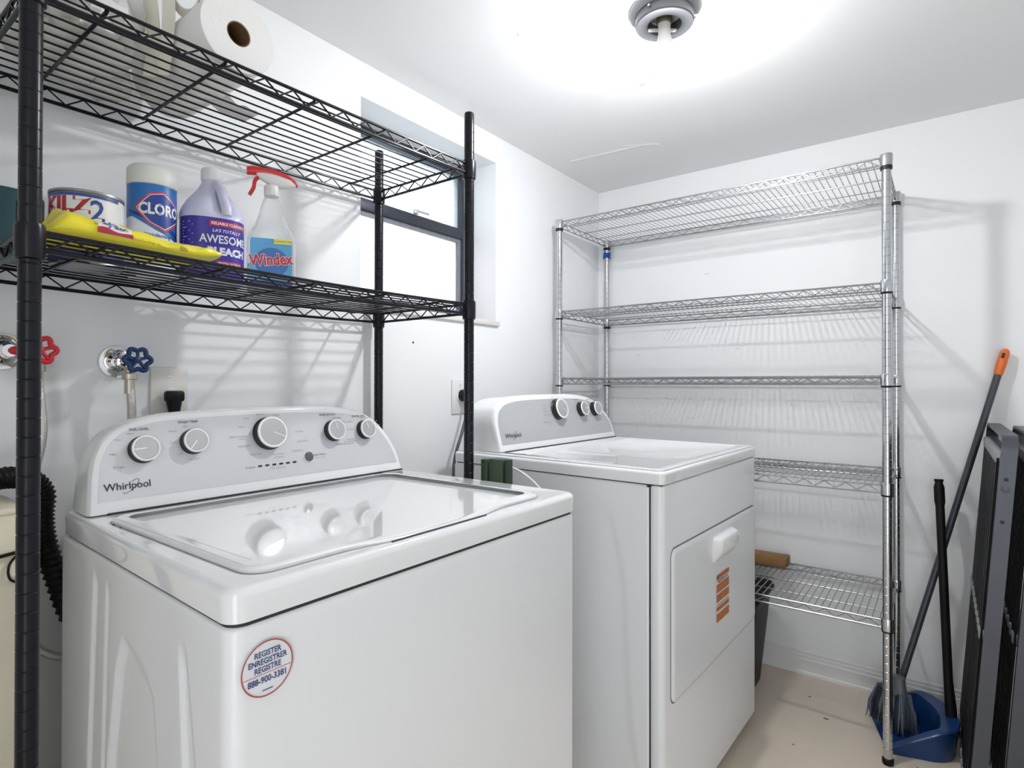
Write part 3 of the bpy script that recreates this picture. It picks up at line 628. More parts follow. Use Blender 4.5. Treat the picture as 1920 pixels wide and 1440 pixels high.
MB().tube(bez([(.030, -1.010, 1.095), (.045, -1.02, 1.06), (.05, -1.055, .98), (.05, -1.095, .88), (.05, -1.10, .74)], 8), .0055, 8).build('cord', mat('grey_cord', (.12, .13, .16), .5, var=.1), t)
# green block between the machines
M_green = mat('dark_green_plastic', (.05, .088, .045), .35, var=.1)
t = thing('green_container', 'dark green grooved plastic container standing between the washer and the dryer', 'container', (.43, -1.36, 0))
MB().box(.428, .474, -1.380, -1.345, 0, .949, .006).build('front_slab', M_green, t)
MB().box(.400, .424, -1.378, -1.347, 0, .946, .005).build('side_slab', M_green, t)
MB().box(.405, .470, -1.373, -1.352, .01, .940).build('core', mat('green_black', (.01, .018, .01), .5, var=.1), t)
MB().box(.476, .484, -1.376, -1.349, .02, .948, .003).build('edge_strip', mat('green_dark_edge', (.015, .035, .018), .4, var=.1), t)
t = thing('white_cord', 'thin white cord curving down beside the dark green container', 'cord', (.5, -1.345, .9))
MB().tube(bez([(.47, -1.340, .925), (.50, -1.335, .915), (.54, -1.325, .885), (.58, -1.315, .83), (.60, -1.31, .70), (.60, -1.31, .30), (.58, -1.32, .006), (.50, -1.33, .004)], 8), .003, 8).build('cord', M_plas, t)

# ------------------------------------------------------------------ things on the lower black shelf
ZS = 1.3405
def cylfn(cx, cy, r, a0):
    """label coordinates (arc length, height) on a cylinder; a0 = angle that faces the viewer"""
    return lambda a, z: (cx+r*math.cos(a0+a/r), cy+r*math.sin(a0+a/r), z)
def view_ang(cx, cy): return math.atan2(CAM.y-cy, CAM.x-cx)
def band(mb, cx, cy, r, a0, w, z0, z1, n=24):
    f = cylfn(cx, cy, r, a0); mb.grid(n+1, 2, lambda u, v: f(-w/2+w*u, z0+(z1-z0)*v)); return mb
M_tin = mat('tinplate', (.30, .30, .32), .4, metal=.9, var=.1)
# paint can
cx, cy, R = .160, -2.155, .0525; z0 = ZS-.004
t = thing('paint_can', 'white paint can with red and blue KILZ 2 lettering, behind the yellow pack', 'paint can', (cx, cy, z0)); TT = Matrix.Translation((cx, cy, z0))
MB().lathe([(R-.002, .0), (R+.001, .001), (R+.001, .004), (R, .006), (R, .118), (R+.0015, .120), (R+.0015, .124), (R-.004, .124), (R-.005, .119), (R-.02, .118)], 48, TT).build('can', M_tin, t)
va = view_ang(cx, cy)-.36; f = cylfn(cx, cy, R+.0012, va)
MB().lathe([(R+.0006, .0065), (R+.0006, .1175)], 48, TT, caps=False).build('label', mat('kilz_white', (.82, .82, .82), .35, var=.01), t)
m = MB(); b2 = MB()
band(b2, cx, cy, R+.001, va, .14, z0+.112, z0+.1172); band(b2, cx, cy, R+.001, va, .32, z0+.0065, z0+.032, 48)
put_text(b2, '2', .048, f, .034, z0+.089, bold=.015, sx=.95); put_text(b2, 'ALL-PURPOSE', .0095, f, -.020, z0+.070, bold=.02, shear=.2)
put_text(m, 'KILZ', .036, f, -.014, z0+.096, bold=.045, sx=1.0)
m.build('label_print', mat('kilz_red', (.42, .02, .03), .4, var=.05), t, 0); b2.build('label_print', mat('kilz_blue', (.03, .07, .32), .4, var=.05), t, 0)
# dark green tub
cx2, cy2, R2 = .150, -2.268, .0545
t = thing('paint_can', 'dark green can with a black label at the far left of the lower shelf', 'paint can', (cx2, cy2, z0)); TT = Matrix.Translation((cx2, cy2, z0))
MB().lathe([(R2-.002, 0), (R2, .002), (R2, .100), (R2-.002, .103), (R2-.008, .103), (R2-.009, .100)], 48, TT).build('can', mat('dark_teal', (.012, .05, .06), .35, var=.1), t)
va2 = view_ang(cx2, cy2)+.75; f = cylfn(cx2, cy2, R2+.0010, va2)
m = MB(); band(m, cx2, cy2, R2+.0006, va2, .045, z0+.03, z0+.085, 10); m.build('label', M_blackp, t, 0)
m = MB(); put_text(m, 'S', .020, f, .004, z0+.055, bold=.03); put_rect(m, -.017, -.012, z0+.045, z0+.080, f); m.build('label_print', M_plas, t, 0)
# disinfecting wipes canister
cx, cy, R, H = .135, -2.043, .0405, .214
t = thing('wipes_canister', 'tall white canister of disinfecting wipes with a blue Clorox label', 'canister', (cx, cy, z0)); TT = Matrix.Translation((cx, cy, z0))
MB().lathe([(R-.003, 0), (R, .003), (R, .176), (R-.001, .178)], 48, TT).build('body', mat('canister_white', (.80, .80, .79), .35, var=.01), t)
MB().lathe([(R+.0012, .176), (R+.0016, .180), (R+.0012, .206), (R-.003, .212), (R-.012, .214)], 48, TT).build('cap', mat('cap_translucent_white', (.80, .80, .76), .4, var=.01), t)
va = view_ang(cx, cy); f = cylfn(cx, cy, R+.0010, va)
MB().lathe([(R+.0005, .004), (R+.0005, .174)], 48, TT, caps=False).build('label', mat('clorox_label_white', (.78, .82, .88), .35, var=.02), t)
# blue field with a slanted lower edge
m = MB(); m.grid(49, 2, lambda u, v: cylfn(cx, cy, R+.0007, va)(-.127+.2542*u, (z0+lin([(0, .105), (.36, .112), (.52, .088), (.70, .070), (1, .105)], u))*(1-v)+(z0+.174)*v)); m.build('label_field', mat('clorox_blue', (.02, .17, .52), .35, var=.15, vscale=25), t, 40)
m = MB(); m.grid(30, 2, lambda u, v: cylfn(cx, cy, R+.0008, va)(-.045+.10*u, z0+.122-.046*u+(.004+.006*u)*v)); m.build('label_print', mat('clorox_navy', (.015, .04, .25), .35, var=.05), t, 40)
hexo = [(-.030, .0), (-.004, .036), (.034, .036), (.056, .0), (.034, -.038), (-.004, -.038)]
def hexa(s, d, m_, nm):
    q = MB(); P = []
    H6 = [(-.032, .002), (-.005, .030), (.020, .036), (.060, .010), (.060, -.014), (.022, -.040), (-.005, -.028)]
    c0 = (.014, 0)
    for i in range(7):
        a, b = H6[i], H6[(i+1) % 7]
        for k in range(6): P.append((c0[0]+((a[0]+(b[0]-a[0])*k/6)-c0[0])*s, (a[1]+(b[1]-a[1])*k/6)*s))
    g = cylfn(cx, cy, R+d, va); ctr = (c0[0], 0)
    n = len(P)
    rings = [[g(ctr[0]+(x-ctr[0])*q_, z0+.126+y*q_) for x, y in P] for q_ in (1, .75, .5, .25, .02)]
    q.loft(rings, caps=False); q.build(nm, m_, t, 40)
hexa(1.0, .0011, mat('clorox_red', (.60, .03, .05), .35, var=.05), 'logo_border')
hexa(.90, .0013, mat('clorox_white_line', (.8, .8, .82), .35, var=.01), 'logo_border')
hexa(.86, .0015, mat('clorox_navy2', (.02, .05, .30), .35, var=.05), 'logo_field')
m = MB(); put_text(m, 'CLOROX', .0285, cylfn(cx, cy, R+.0018, va), .023, z0+.126, bold=.035, sx=.78); m.build('logo', M_ring, t, 0)
m = MB(); put_text(m, 'Disinfecting Wipes', .0098, f, .024, z0+.078, bold=.015); put_text(m, 'KILLS COLD & FLU VIRUSES', .0078, f, .004, z0+.054, bold=.03); m.build('label_print', mat('clorox_ink', (.04, .06, .2), .4, var=.05), t, 0)
m = MB(); put_text(m, '99.9% of Viruses', .0098, f, .018, z0+.066, bold=.03); m.build('label_print', MATS['clorox_red'], t, 0)
# bleach jug
cx, cy = .150, -1.937; va = view_ang(cx, cy)
t = thing('bleach_jug', 'lavender plastic jug of Awesome bleach with purple label, beside the wipes canister', 'jug', (cx, cy, z0))
ca, sa = math.cos(va+.1), math.sin(va+.1)
def sec(z, wx, wy, ox=0., oy=0., p=2.6, n=40):
    out = []
    for i in range(n):
        a = 2*PI*i/n; c, s = math.cos(a), math.sin(a); x = wx*math.copysign(abs(c)**(2/p), c)+ox; y = wy*math.copysign(abs(s)**(2/p), s)+oy
        out.append((cx+x*ca-y*sa, cy+x*sa+y*ca, z0+z))
    return out
M_jug = mat('lavender_plastic', (.62, .62, .80), .32, var=.02)
prof = [(0, .044, .050), (.006, .050, .056), (.02, .052, .0585), (.035, .052, .0585), (.130, .052, .0585), (.138, .0525, .0595), (.146, .051, .058), (.157, .048, .054), (.171, .042, .046), (.184, .034, .036), (.196, .026, .027), (.207, .0205, .021), (.215, .0185, .0185), (.226, .0180, .0180)]
m = MB(); rings = []
for z, wx, wy in prof:
    s = sec(z, wx, wy, -.004*sst(.13, .2, z), 0, 2.6 if z < .15 else 2.2)
    # hollow for the handle on the viewer side, to the right
    k = sst(.136, .150, z)*(1-sst(.190, .207, z))
    if k > 0:
        q = []
        for i, pnt in enumerate(s):
            a = 2*PI*i/40; d = math.exp(-((a-.42)/.30)**2) if a < PI else math.exp(-((a-2*PI-.42)/.30)**2)
            q.append((cx+(pnt[0]-cx)*(1-.38*k*d), cy+(pnt[1]-cy)*(1-.38*k*d), pnt[2]))
        s = q
    rings.append(s)
m.loft(rings); m.build('jug_body', M_jug, t, 50)
def jl(x, y, z): return Vector((cx+x*ca-y*sa, cy+x*sa+y*ca, z0+z))
MB().tube(bez([jl(.012, .006, .207), jl(.029, .013, .193), jl(.038, .017, .170), jl(.046, .021, .152), jl(.046, .022, .138)], 8), [.010]*33, 12).build('handle', M_jug, t, 50)
MB().lathe([(.0195, .216), (.0205, .218), (.0205, .236), (.0185, .241), (.012, .242)], 32, Matrix.Translation(jl(-.004, 0, 0)-Vector((0, 0, 0)))).build('cap', mat('jug_cap', (.76, .75, .78), .4, var=.02), t)
def jf(d):
    # label surface: (arc, height) round the super-ellipse
    tab = []; n = 240; L = 0; prev = None
    for i in range(-60, 61):
        a = 2*PI*i/n; p = 2.6; c, s = math.cos(a), math.sin(a); x = (.052+d)*math.copysign(abs(c)**(2/p), c); y = (.0585+d)*math.copysign(abs(s)**(2/p), s)
        if prev: L += math.hypot(x-prev[0], y-prev[1])
        tab.append((L, x, y)); prev = (x, y)
    mid = tab[60][0]
    def f(s_, z):
        s_ += mid; x = lin([(q[0], q[1]) for q in tab], s_); y = lin([(q[0], q[2]) for q in tab], s_); v = jl(x, y, 0); return (v.x, v.y, z0+z)
    return f
f0, f1, f2 = jf(.0006), jf(.0011), jf(.0016)
m = MB(); m.grid(60, 2, lambda u, v: f0(-.075+.150*u, .012+.118*v)); m.build('label', mat('bleach_purple', (.045, .03, .33), .35, var=.15, vscale=30), t, 40)
W2 = MB(); R_ = MB(); N_ = MB()
R_.grid(12, 2, lambda u, v: f1(-.010+.072*u, .113+.011*v)); R3_ = MB(); R3_.grid(12, 2, lambda u, v: f1(.002+.052*u, .034+.011*v))
put_text(W2, 'RELIABLE CLEANING', .0075, f2, .028, .1185, bold=.03); put_text(W2, 'LA\'S TOTALLY', .0085, f2, .022, .104, bold=.02, shear=.25)
put_text(W2, 'AWESOME', .0225, f2, .019, .0865, bold=.022, sx=.86); put_text(W2, 'BLEACH', .0195, f1, .024, .0630, bold=.06, sx=1.05); put_text(W2, 'FRESH SCENT', .0075, f2, .028, .0395, bold=.02)
put_text(N_, 'AWESOME', .0225, f1, .0185, .0860, bold=.09, sx=.86)
for i in range(9): put_rect(W2, -.062, -.062+.024*(.7+.3*math.sin(i*2.1)), .118-.006*i, .1195-.006*i, f1)
R_.build('label_stripe', mat('bleach_red', (.50, .02, .05), .4, var=.05), t, 40); R3_.build('label_stripe', MATS['bleach_red'], t, 40); W2.build('label_print', mat('bleach_white', (.75, .75, .85), .4, var=.05), t, 0); N_.build('label_print', mat('bleach_navy', (.03, .03, .28), .4, var=.05), t, 0)
# window cleaner spray bottle
cx, cy = .160, -1.812; va = view_ang(cx, cy)
t = thing('spray_bottle', 'clear Windex spray bottle with a red trigger head and blue label', 'bottle', (cx, cy, z0)); ca, sa = math.cos(va-.05), math.sin(va-.05)
M_clear = bpy.data.materials.new('clear_plastic'); M_clear.use_nodes = True; nt = M_clear.node_tree; nt.nodes.clear()
o = nt.nodes.new('ShaderNodeOutputMaterial'); tr = nt.nodes.new('ShaderNodeBsdfTransparent'); tr.inputs[0].default_value = (.97, .98, .98, 1); gl = nt.nodes.new('ShaderNodeBsdfPrincipled'); gl.inputs['Base Color'].default_value = (.75, .77, .78, 1); gl.inputs['Roughness'].default_value = .08
lw = nt.nodes.new('ShaderNodeLayerWeight'); lw.inputs[0].default_value = .35; mp = nt.nodes.new('ShaderNodeMath'); mp.operation = 'MULTIPLY_ADD'; mp.inputs[1].default_value = .75; mp.inputs[2].default_value = .08; mx = nt.nodes.new('ShaderNodeMixShader')
nt.links.new(lw.outputs['Facing'], mp.inputs[0]); nt.links.new(mp.outputs[0], mx.inputs[0]); nt.links.new(tr.outputs[0], mx.inputs[1]); nt.links.new(gl.outputs[0], mx.inputs[2]); nt.links.new(mx.outputs[0], o.inputs[0])
m = MB(); prof = [(0, .025, .046), (.004, .028, .049), (.105, .029, .050), (.120, .0285, .049), (.134, .026, .044), (.150, .022, .034), (.175, .0185, .026), (.195, .0165, .021), (.208, .0145, .0165), (.215, .0130, .0130), (.228, .0125, .0125)]
m.loft([sec(z, wx, wy, 0, 0, 3.2 if z < .12 else 2.4) for z, wx, wy in prof]); m.build('bottle', M_clear, t, 50)
m = MB(); m.loft([sec(.004, .0262, .0470, 0, 0, 3.2), sec(.062, .0272, .0480, 0, 0, 3.2)]); m.build('liquid', mat('pale_liquid', (.70, .76, .80), .1, trans=.85, var=.01), t, 50)
M_tw = mat('trigger_white', (.80, .79, .77), .4, var=.01)
MB().lathe([(.0155, .216), (.0160, .219), (.0160, .236), (.0145, .239)], 24, Matrix.Translation((cx, cy, z0))).build('collar', M_tw, t)
def sl(x, y, z): return Vector((cx+x*ca-y*sa, cy+x*sa+y*ca, z0+z))
# head lies across the view: local y is sideways; nozzle to -y side (left in the photo)
def headsec(y, zc, hw, hh, n=16):
    out = []
    for i in range(n):
        a = 2*PI*i/n; c, s = math.cos(a), math.sin(a); out.append(sl(hw*math.copysign(abs(c)**.7, c), y, zc+hh*math.copysign(abs(s)**.7, s)))
    return out
m = MB(); m.loft([headsec(-.030, .262, .008, .006), headsec(-.018, .259, .010, .010), headsec(.0, .253, .0115, .016), headsec(.020, .250, .0115, .014), headsec(.040, .249, .010, .010), headsec(.050, .248, .006, .007)]); hd = m.build('trigger_head', M_tw, t, 50)
m = MB(); m.loft([headsec(-.050, .268, .0085, .0085), headsec(-.040, .270, .0095, .0095), headsec(-.015, .270, .0105, .0075), headsec(.010, .268, .0115, .0065), headsec(.032, .261, .0110, .0065), headsec(.048, .252, .0085, .0055), headsec(.054, .245, .005, .004)]); m.build('head_cover', mat('trigger_red', (.70, .03, .03), .35, var=.05), hd, 50)
MB().tube(bez([sl(0, -.026, .258), sl(0, -.034, .248), sl(0, -.037, .232), sl(0, -.045, .216)], 6), [.0075]*19, 10, flat=.55).build('trigger', MATS['trigger_red'], hd, 50)
def wf(d): return lambda a, z: tuple(sl(.029+d, a, z))
m = MB(); put_poly(m, [(p[0], p[1]) for p in rounded_rect(-.041, .043, .010, .116, .004, 4)], wf(.0006)); m.build('label', mat('windex_blue', (.10, .38, .66), .35, var=.12, vscale=30), t, 0)
m = MB(); put_disc(m, .002, .064, .034, .032, wf(.0010)); m.build('label_oval', mat('windex_oval', (.05, .16, .45), .35, var=.1), t, 0)
m = MB(); put_text(m, 'Windex', .0340, wf(.0014), .001, .069, bold=.06, sx=.78, rot=.10); m.build('label_print', M_ring, t, 0)
m = MB(); put_text(m, 'Windex', .0340, wf(.0018), .001, .069, bold=.03, sx=.78, rot=.10); m.build('logo', mat('windex_red', (.60, .02, .04), .4, var=.05), t, 0)
m = MB(); put_rect(m, .006, .043, .105, .116, wf(.0012)); m.build('label_flash', mat('windex_yellow', (.85, .78, .10), .4, var=.02), t, 0)
m = MB(); put_text(m, 'ECONOMY SIZE', .0055, wf(.0016), .0245, .1105); m.build('label_print', mat('windex_navy', (.03, .06, .30), .4, var=.05), t, 0)
m = MB(); put_rect(m, -.041, .043, .010, .024, wf(.0010)); m.build('label_stripe', MATS['windex_navy'], t, 0)
# yellow wipes pack, lying along the front rim
M_yel = mat('yellow_film', (.86, .74, .035), .28, var=.06, vscale=18, bump=.25, bscale=45)
t = thing('wipes_pack', 'crumpled yellow Lysol soft pack of wipes lying along the front of the lower shelf', 'wipes pack', (.31, -2.1, ZS))
A, B = Vector((.312, -2.264, 0)), Vector((.306, -2.020, 0)); hw0 = .060
TOPZ = [(0, .012), (.05, .030), (.105, .046), (.16, .044), (.22, .042), (.35, .040), (.50, .035), (.65, .029), (.75, .027), (.86, .030), (.94, .031), (1, .027)]
def pk(u, v):
    """u along the length 0..1, v round the section 0..1"""
    c = A.lerp(B, u); a = 2*PI*v; e = min(1, (u/.10) if u < .5 else ((1-u)/.12)); e = max(0, e); e = e*e*(3-2*e)
    w_ = hw0*(.86+.14*e); s_, c_ = math.sin(a), math.cos(a); top_ = lin(TOPZ, u)
    bot = .004+.008*sst(.86, 1, u)
    mid_ = bot+(top_-bot)*.42; z = mid_+((top_-mid_)*abs(s_)**.75 if s_ > 0 else -(mid_-bot)*abs(s_)**.6)
    if s_ > -.1: z += (.0016*math.sin(29*u+6*c_)+.0014*math.sin(43*u*(.6+.4*c_)+9*c_)+.0012*math.sin(17*c_+11*u))*(.3+.7*e)
    z += .010*math.exp(-((u-.13)/.045)**2)*math.exp(-((c_+.15)/.35)**2)*(s_ > 0)
    return (c.x+w_*math.copysign(abs(c_)**.85, c_), c.y, ZS+max(z, .0042))
m = MB(); nu, nv = 60, 40
vs_ = [pk(i/(nu-1), j/nv) for i in range(nu) for j in range(nv)]
m.add(vs_, [(i*nv+j, i*nv+(j+1) % nv, (i+1)*nv+(j+1) % nv, (i+1)*nv+j) for i in range(nu-1) for j in range(nv)]+[tuple(range(nv)), tuple((nu-1)*nv+j for j in range(nv))])
m.build('pack', M_yel, t, 55)
def pf(d):
    def g(a, b):   # a: world y, b: angle fraction on the upper front side
        u = (a-A.y)/(B.y-A.y); q = pk(max(0, min(1, u)), b % 1.0); return (q[0]+d, q[1], q[2]+d*.4)
    return g
def plabel(mb, y0, y1, v0, v1, d, n=14): mb.grid(n, 8, lambda u, v: pf(d)(y0+(y1-y0)*u, v0+(v1-v0)*v)); return mb
def ptext(mb, s, size, y, v, d, **k): return put_text(mb, s, size, (lambda a, b: pf(d)(y+a, v+b*5)), **k)
m = MB(); plabel(m, -2.204, -2.160, -.022, .115, .0016); m.build('label', mat('lysol_white', (.85, .83, .78), .4, var=.01), t, 40)
m = MB(); plabel(m, -2.205, -2.159, -.020, .004, .0022); m.build('label_stripe', mat('lysol_red', (.45, .03, .05), .4, var=.05), t, 40)
m = MB(); ptext(m, 'Lysol', .0165, -2.182, .052, .0028, bold=.03, shear=.1); m.build('logo', mat('lysol_blue', (.05, .08, .30), .4, var=.05), t, 0)
m = MB(); ptext(m, '80', .0120, -2.085, -.010, .0016, bold=.03); ptext(m, 'Disinfecting Wipes', .0070, -2.135, -.012, .0016); m.build('label_print', mat('lysol_brown', (.45, .30, .05), .5, var=.05), t, 0)

# ------------------------------------------------------------------ things on the upper black shelf
zU = 1.6855
rcx, rcy, RR = .36, -1.992, .067
t = thing('paper_roll', 'large white paper towel roll lying on its side on the top shelf', 'paper roll', (.22, rcy, zU)); FX = frame((.075, rcy, zU+RR+.001), (0, 1, 0), (1, 0, 0))
M_pap = mat('white_paper', (.84, .83, .81), .85, var=.02, bump=.3, bscale=120)
MB().lathe([(.0205, .0), (RR-.002, .0), (RR, .002), (RR, .284), (RR-.0015, .286), (.0215, .286), (.0205, .284), (.0205, 0)], 64, FX, caps=False).build('paper', M_pap, t, 40)
MB().lathe([(.0204, .001), (.0204, .285), (.0192, .285), (.0192, .001)], 40, FX, caps=False).build('core', mat('cardboard', (.17, .085, .035), .85, var=.1), t, 40)
MB().lathe([(.0191, .100), (.001, .100)], 24, FX, caps=False).build('core_shadow_plug', MATS['cardboard'], t, 40)
tl = MB(); P = bez([(0, rcy+.040, zU+.016), (0, rcy+.066, zU+.006), (0, rcy+.090, zU+.008), (0, rcy+.108, zU+.003)], 6)
tl.add([(.17, p.y, p.z) for p in P]+[(.235, p.y, p.z+.002*math.sin(i*.9)) for i, p in enumerate(P)], [(i, i+1, len(P)+i+1, len(P)+i) for i in range(len(P)-1)]); tl.build('loose_sheet', M_pap, t, 60)
# crumpled white plastic bag
def blob(name, m_, parent, c, rad, seed, amp, nu=48, nv=28, floor_z=None, sub=None):
    rnd = random.Random(seed); K = [(rnd.uniform(2, 9), rnd.uniform(2, 9), rnd.uniform(2, 9), rnd.uniform(0, 6), rnd.uniform(.4, 1)) for _ in range(12)]
    def p(i, j):
        th = PI*j/(nv-1); ph = 2*PI*i/nu; d = Vector((math.sin(th)*math.cos(ph), math.sin(th)*math.sin(ph), math.cos(th)))
        h = sum(abs(math.sin(a*d.x+b*d.y+q*d.z+s_))*w_/(1+.2*(a+b)) for a, b, q, s_, w_ in K)
        v = Vector((d.x*rad[0], d.y*rad[1], d.z*rad[2]))*(1-amp*.5+amp*h*.35)
        z = c[2]+v.z
        if floor_z is not None and z < floor_z: z = floor_z+(z-floor_z)*.02
        return (c[0]+v.x, c[1]+v.y, z)
    m = MB(); m.add([p(i, j) for j in range(nv) for i in range(nu)], [(j*nu+i, j*nu+(i+1) % nu, (j+1)*nu+(i+1) % nu, (j+1)*nu+i) for j in range(nv-1) for i in range(nu)])
    return m.build(name, m_, parent, 30)
M_bag = mat('white_bag_film', (.78, .77, .75), .4, var=.05, vscale=14, bump=.5, bscale=30)
t = thing('plastic_bag', 'crumpled white plastic bag at the left end of the top shelf', 'bag', (.2, -2.18, zU))
blob('bag', M_bag, t, (.185, -2.188, zU+.060), (.135, .088, .085), 3, .75, floor_z=zU+.0005)
blob('folded_corner', M_bag, t, (.085, -2.112, zU+.020), (.05, .045, .03), 5, .6, 30, 16, floor_z=zU+.0005)
# cream strap looped over the shelf
M_str = mat('cream_fabric', (.80, .755, .66), .8, var=.04, bump=.3, bscale=300)
t = thing('fabric_strap', 'cream fabric strap looped upright between the white bag and the paper roll', 'strap', (.25, -2.09, zU))
def ribbon(P, w_, d, name):
    P = bez(P, 10); m = MB(); d = Vector(d).normalized(); n = len(P); th = .0012
    vs = []
    for i, p in enumerate(P):
        tt = (P[min(i+1, n-1)]-P[max(i-1, 0)]).normalized(); nn = tt.cross(d).normalized()
        vs += [p-d*w_/2+nn*th, p+d*w_/2+nn*th, p+d*w_/2-nn*th, p-d*w_/2-nn*th]
    m.add(vs, [(4*i+k, 4*i+(k+1) % 4, 4*i+4+(k+1) % 4, 4*i+4+k) for i in range(n-1) for k in range(4)]+[(0, 1, 2, 3), (4*n-4, 4*n-3, 4*n-2, 4*n-1)]); return m.build(name, M_str, t, 40)
ribbon([(.215, -2.078, zU+.003), (.245, -2.084, zU+.05), (.275, -2.101, zU+.10), (.300, -2.121, zU+.16), (.310, -2.126, zU+.20), (.302, -2.136, zU+.228), (.275, -2.148, zU+.225), (.255, -2.155, zU+.185), (.245, -2.160, zU+.150)], .022, (.62, .75, 0), 'strap_band')
ribbon([(.24, -2.066, zU+.003), (.27, -2.072, zU+.05), (.300, -2.082, zU+.10), (.320, -2.096, zU+.16), (.330, -2.106, zU+.20), (.322, -2.118, zU+.235), (.295, -2.134, zU+.232), (.275, -2.146, zU+.190), (.262, -2.152, zU+.150)], .020, (.62, .75, 0), 'strap_band')
ribbon([(.26, -2.071, zU+.18), (.28, -2.066, zU+.12), (.300, -2.056, zU+.095), (.315, -2.044, zU+.105), (.32, -2.034, zU+.16)], .020, (.75, -.3, .2), 'strap_loop')

# ------------------------------------------------------------------ right side: broom, dustpan, bin, wood, bed frames
M_grey = mat('grey_pole', (.05, .052, .066), .35, var=.1, coat=.2)
tip, ft = Vector((1.517, -.030, 1.254)), Vector((1.237, -.185, .150)); ax_ = (ft-tip).normalized()
t = thing('broom', 'grey broom with orange handle tip leaning on the back wall', 'broom', (1.237, -.2, 0))
MB().tube([tip+ax_*.07, ft], .0105, 16).build('pole', M_grey, t)
q = bez([tip, tip+ax_*.005, tip+ax_*.05, tip+ax_*.085], 4); MB().tube([tip, tip+ax_*.004, tip+ax_*.012, tip+ax_*.05, tip+ax_*.085, tip+ax_*.088], [.006, .0105, .0135, .0140, .0125, .0110], 16).build('grip', mat('orange_plastic', (.80, .17, .02), .4, var=.05), t)['label'] = 'orange plastic grip'
MB().tube([tip+ax_*.014+Vector((-.003, -.0145, 0)), tip+ax_*.030+Vector((-.003, -.0145, 0))], .004, 8).build('hang_hole', M_gap, t)
# head: flat fan, wide along wv, sweeping down from the ferrule
wv = Vector((.80, -.60, 0)); hx = Vector((1.212, -.225, 0))
def hp(s_, z, th, ctr=hx): c = ctr+wv*s_; return c, th
def fan(z0_, z1_, w0, w1, t0, t1, sh0, sh1, name, m_, par):
    nn = Vector((wv.y, -wv.x, 0)); r_ = []
    for i in range(5):
        k = i/4; zz = z0_+(z1_-z0_)*k; w_ = w0+(w1-w0)*k; th = t0+(t1-t0)*k; c = hx+Vector((sh0+(sh1-sh0)*k, 0, zz))
        r_.append([c+wv*(w_*math.cos(a))+nn*(th*math.sin(a)) for a in [2*PI*j/20 for j in range(20)]])
    return MB().loft(r_).build(name, m_, par, 50)
cap = fan(.175, .125, .018, .048, .016, .024, .020, .004, 'head_cap', mat('broom_cap', (.10, .105, .125), .4, var=.1), t)
M_bri = mat('bristle_grey', (.022, .026, .042), .7, var=.3, vscale=90); M_bri2 = mat('bristle_pale', (.13, .15, .19), .7, var=.3, vscale=90)
rnd = random.Random(4); nn = Vector((wv.y, -wv.x, 0))
for k in range(13):
    s_ = (k-6)/6
    for layer in (-1, 1):
        m = MB()
        for q in range(5):
            a0 = hx+Vector((.006, 0, .130))+wv*(.042*s_+rnd.uniform(-.006, .006))+nn*(layer*.011+rnd.uniform(-.006, .006)); b0 = hx+Vector((0, 0, .006+rnd.uniform(0, .012)))+wv*(.060*s_+rnd.uniform(-.010, .010))+nn*(layer*.028+rnd.uniform(-.008, .008))
            mid = a0.lerp(b0, .5)+wv*(.006*s_)+nn*(.006*layer); m.tube([a0, mid, b0], [.0030, .0034, .0012], 5)
        m.build('bristle_tuft', M_bri2 if (layer == -1 and s_ > .2) or k % 4 == 0 else M_bri, t, 50)
# dustpan
M_db = mat('blue_plastic', (.008, .045, .17), .32, var=.08, coat=.2)
dp = thing('dustpan', 'blue plastic dustpan with a black upright handle on the floor beside the chrome post', 'dustpan', (1.28, -.25, 0))
uo = Vector((.96, .28, 0)).normalized(); vo = Vector((-uo.y, uo.x, 0)); org = Vector((1.176, -.272, 0))   # uo: from mouth to back
def outl(d):
    Wd2, Lg = .135-d, .215-d; out = []
    n = 28
    for i in range(n+1):
        a = -PI/2+PI*i/n; x = Lg-.10+(.10)*max(0, math.cos(a))**.8; y = (Wd2)*math.sin(a)
        out.append((x, y))
    return [(0.0, -Wd2*1.0)]+out+[(0.0, Wd2*1.0)]
def dz(x): return .022+.075*sst(.0, .16, x)
R0, R1, R2_, R3 = outl(0), outl(.003), outl(.020), outl(.034)
def dpt(p_, z): c = org+uo*p_[0]+vo*p_[1]; return (c.x, c.y, z)
rr = [[dpt(p_, .001) for p_ in outl(.010)], [dpt(p_, dz(p_[0])-.004) for p_ in R0], [dpt(p_, dz(p_[0])) for p_ in R1], [dpt(q_, dz(p_[0])-.003) for p_, q_ in zip(R1, [(min(a[0], b[0]-.0), b[1]) for a, b in zip(R1, [(max(0, c[0]-.030*sst(.12, .2, c[0])), c[1]) for c in R2_])])], [dpt((max(0, c[0]-.040*sst(.1, .2, c[0])), c[1]), .006) for c in R3]]
n = len(R0); m = MB(); vs_ = [q for r_ in rr for q in r_]; fs2 = []
for i in range(len(rr)-1):
    for k in range(n-1): fs2.append((i*n+k, i*n+k+1, (i+1)*n+k+1, (i+1)*n+k))
fs2 += [tuple(4*n+k for k in range(n)), tuple(range(n))]
m.add(vs_, fs2); m.build('pan', M_db, dp, 40)
for k in range(3): 
    a_ = org+uo*(.07+.025*k); MB().tube([a_-vo*.06+Vector((0, 0, .007)), a_+vo*.06+Vector((0, 0, .007))], .0025, 6).build('rib', M_db, dp)
hb = org+uo*.198+Vector((.0, -.010, .085)); ht = Vector((1.339, -.120, .822))
MB().tube([hb+Vector((.004, 0, -.06)), hb+Vector((.003, 0, .02)), hb.lerp(ht, .15)], [.017, .016, .013], 12).build('handle_socket', M_blackp, dp)
MB().tube([hb, hb.lerp(ht, .93)], .0125, 12).build('handle', M_blackp, dp)
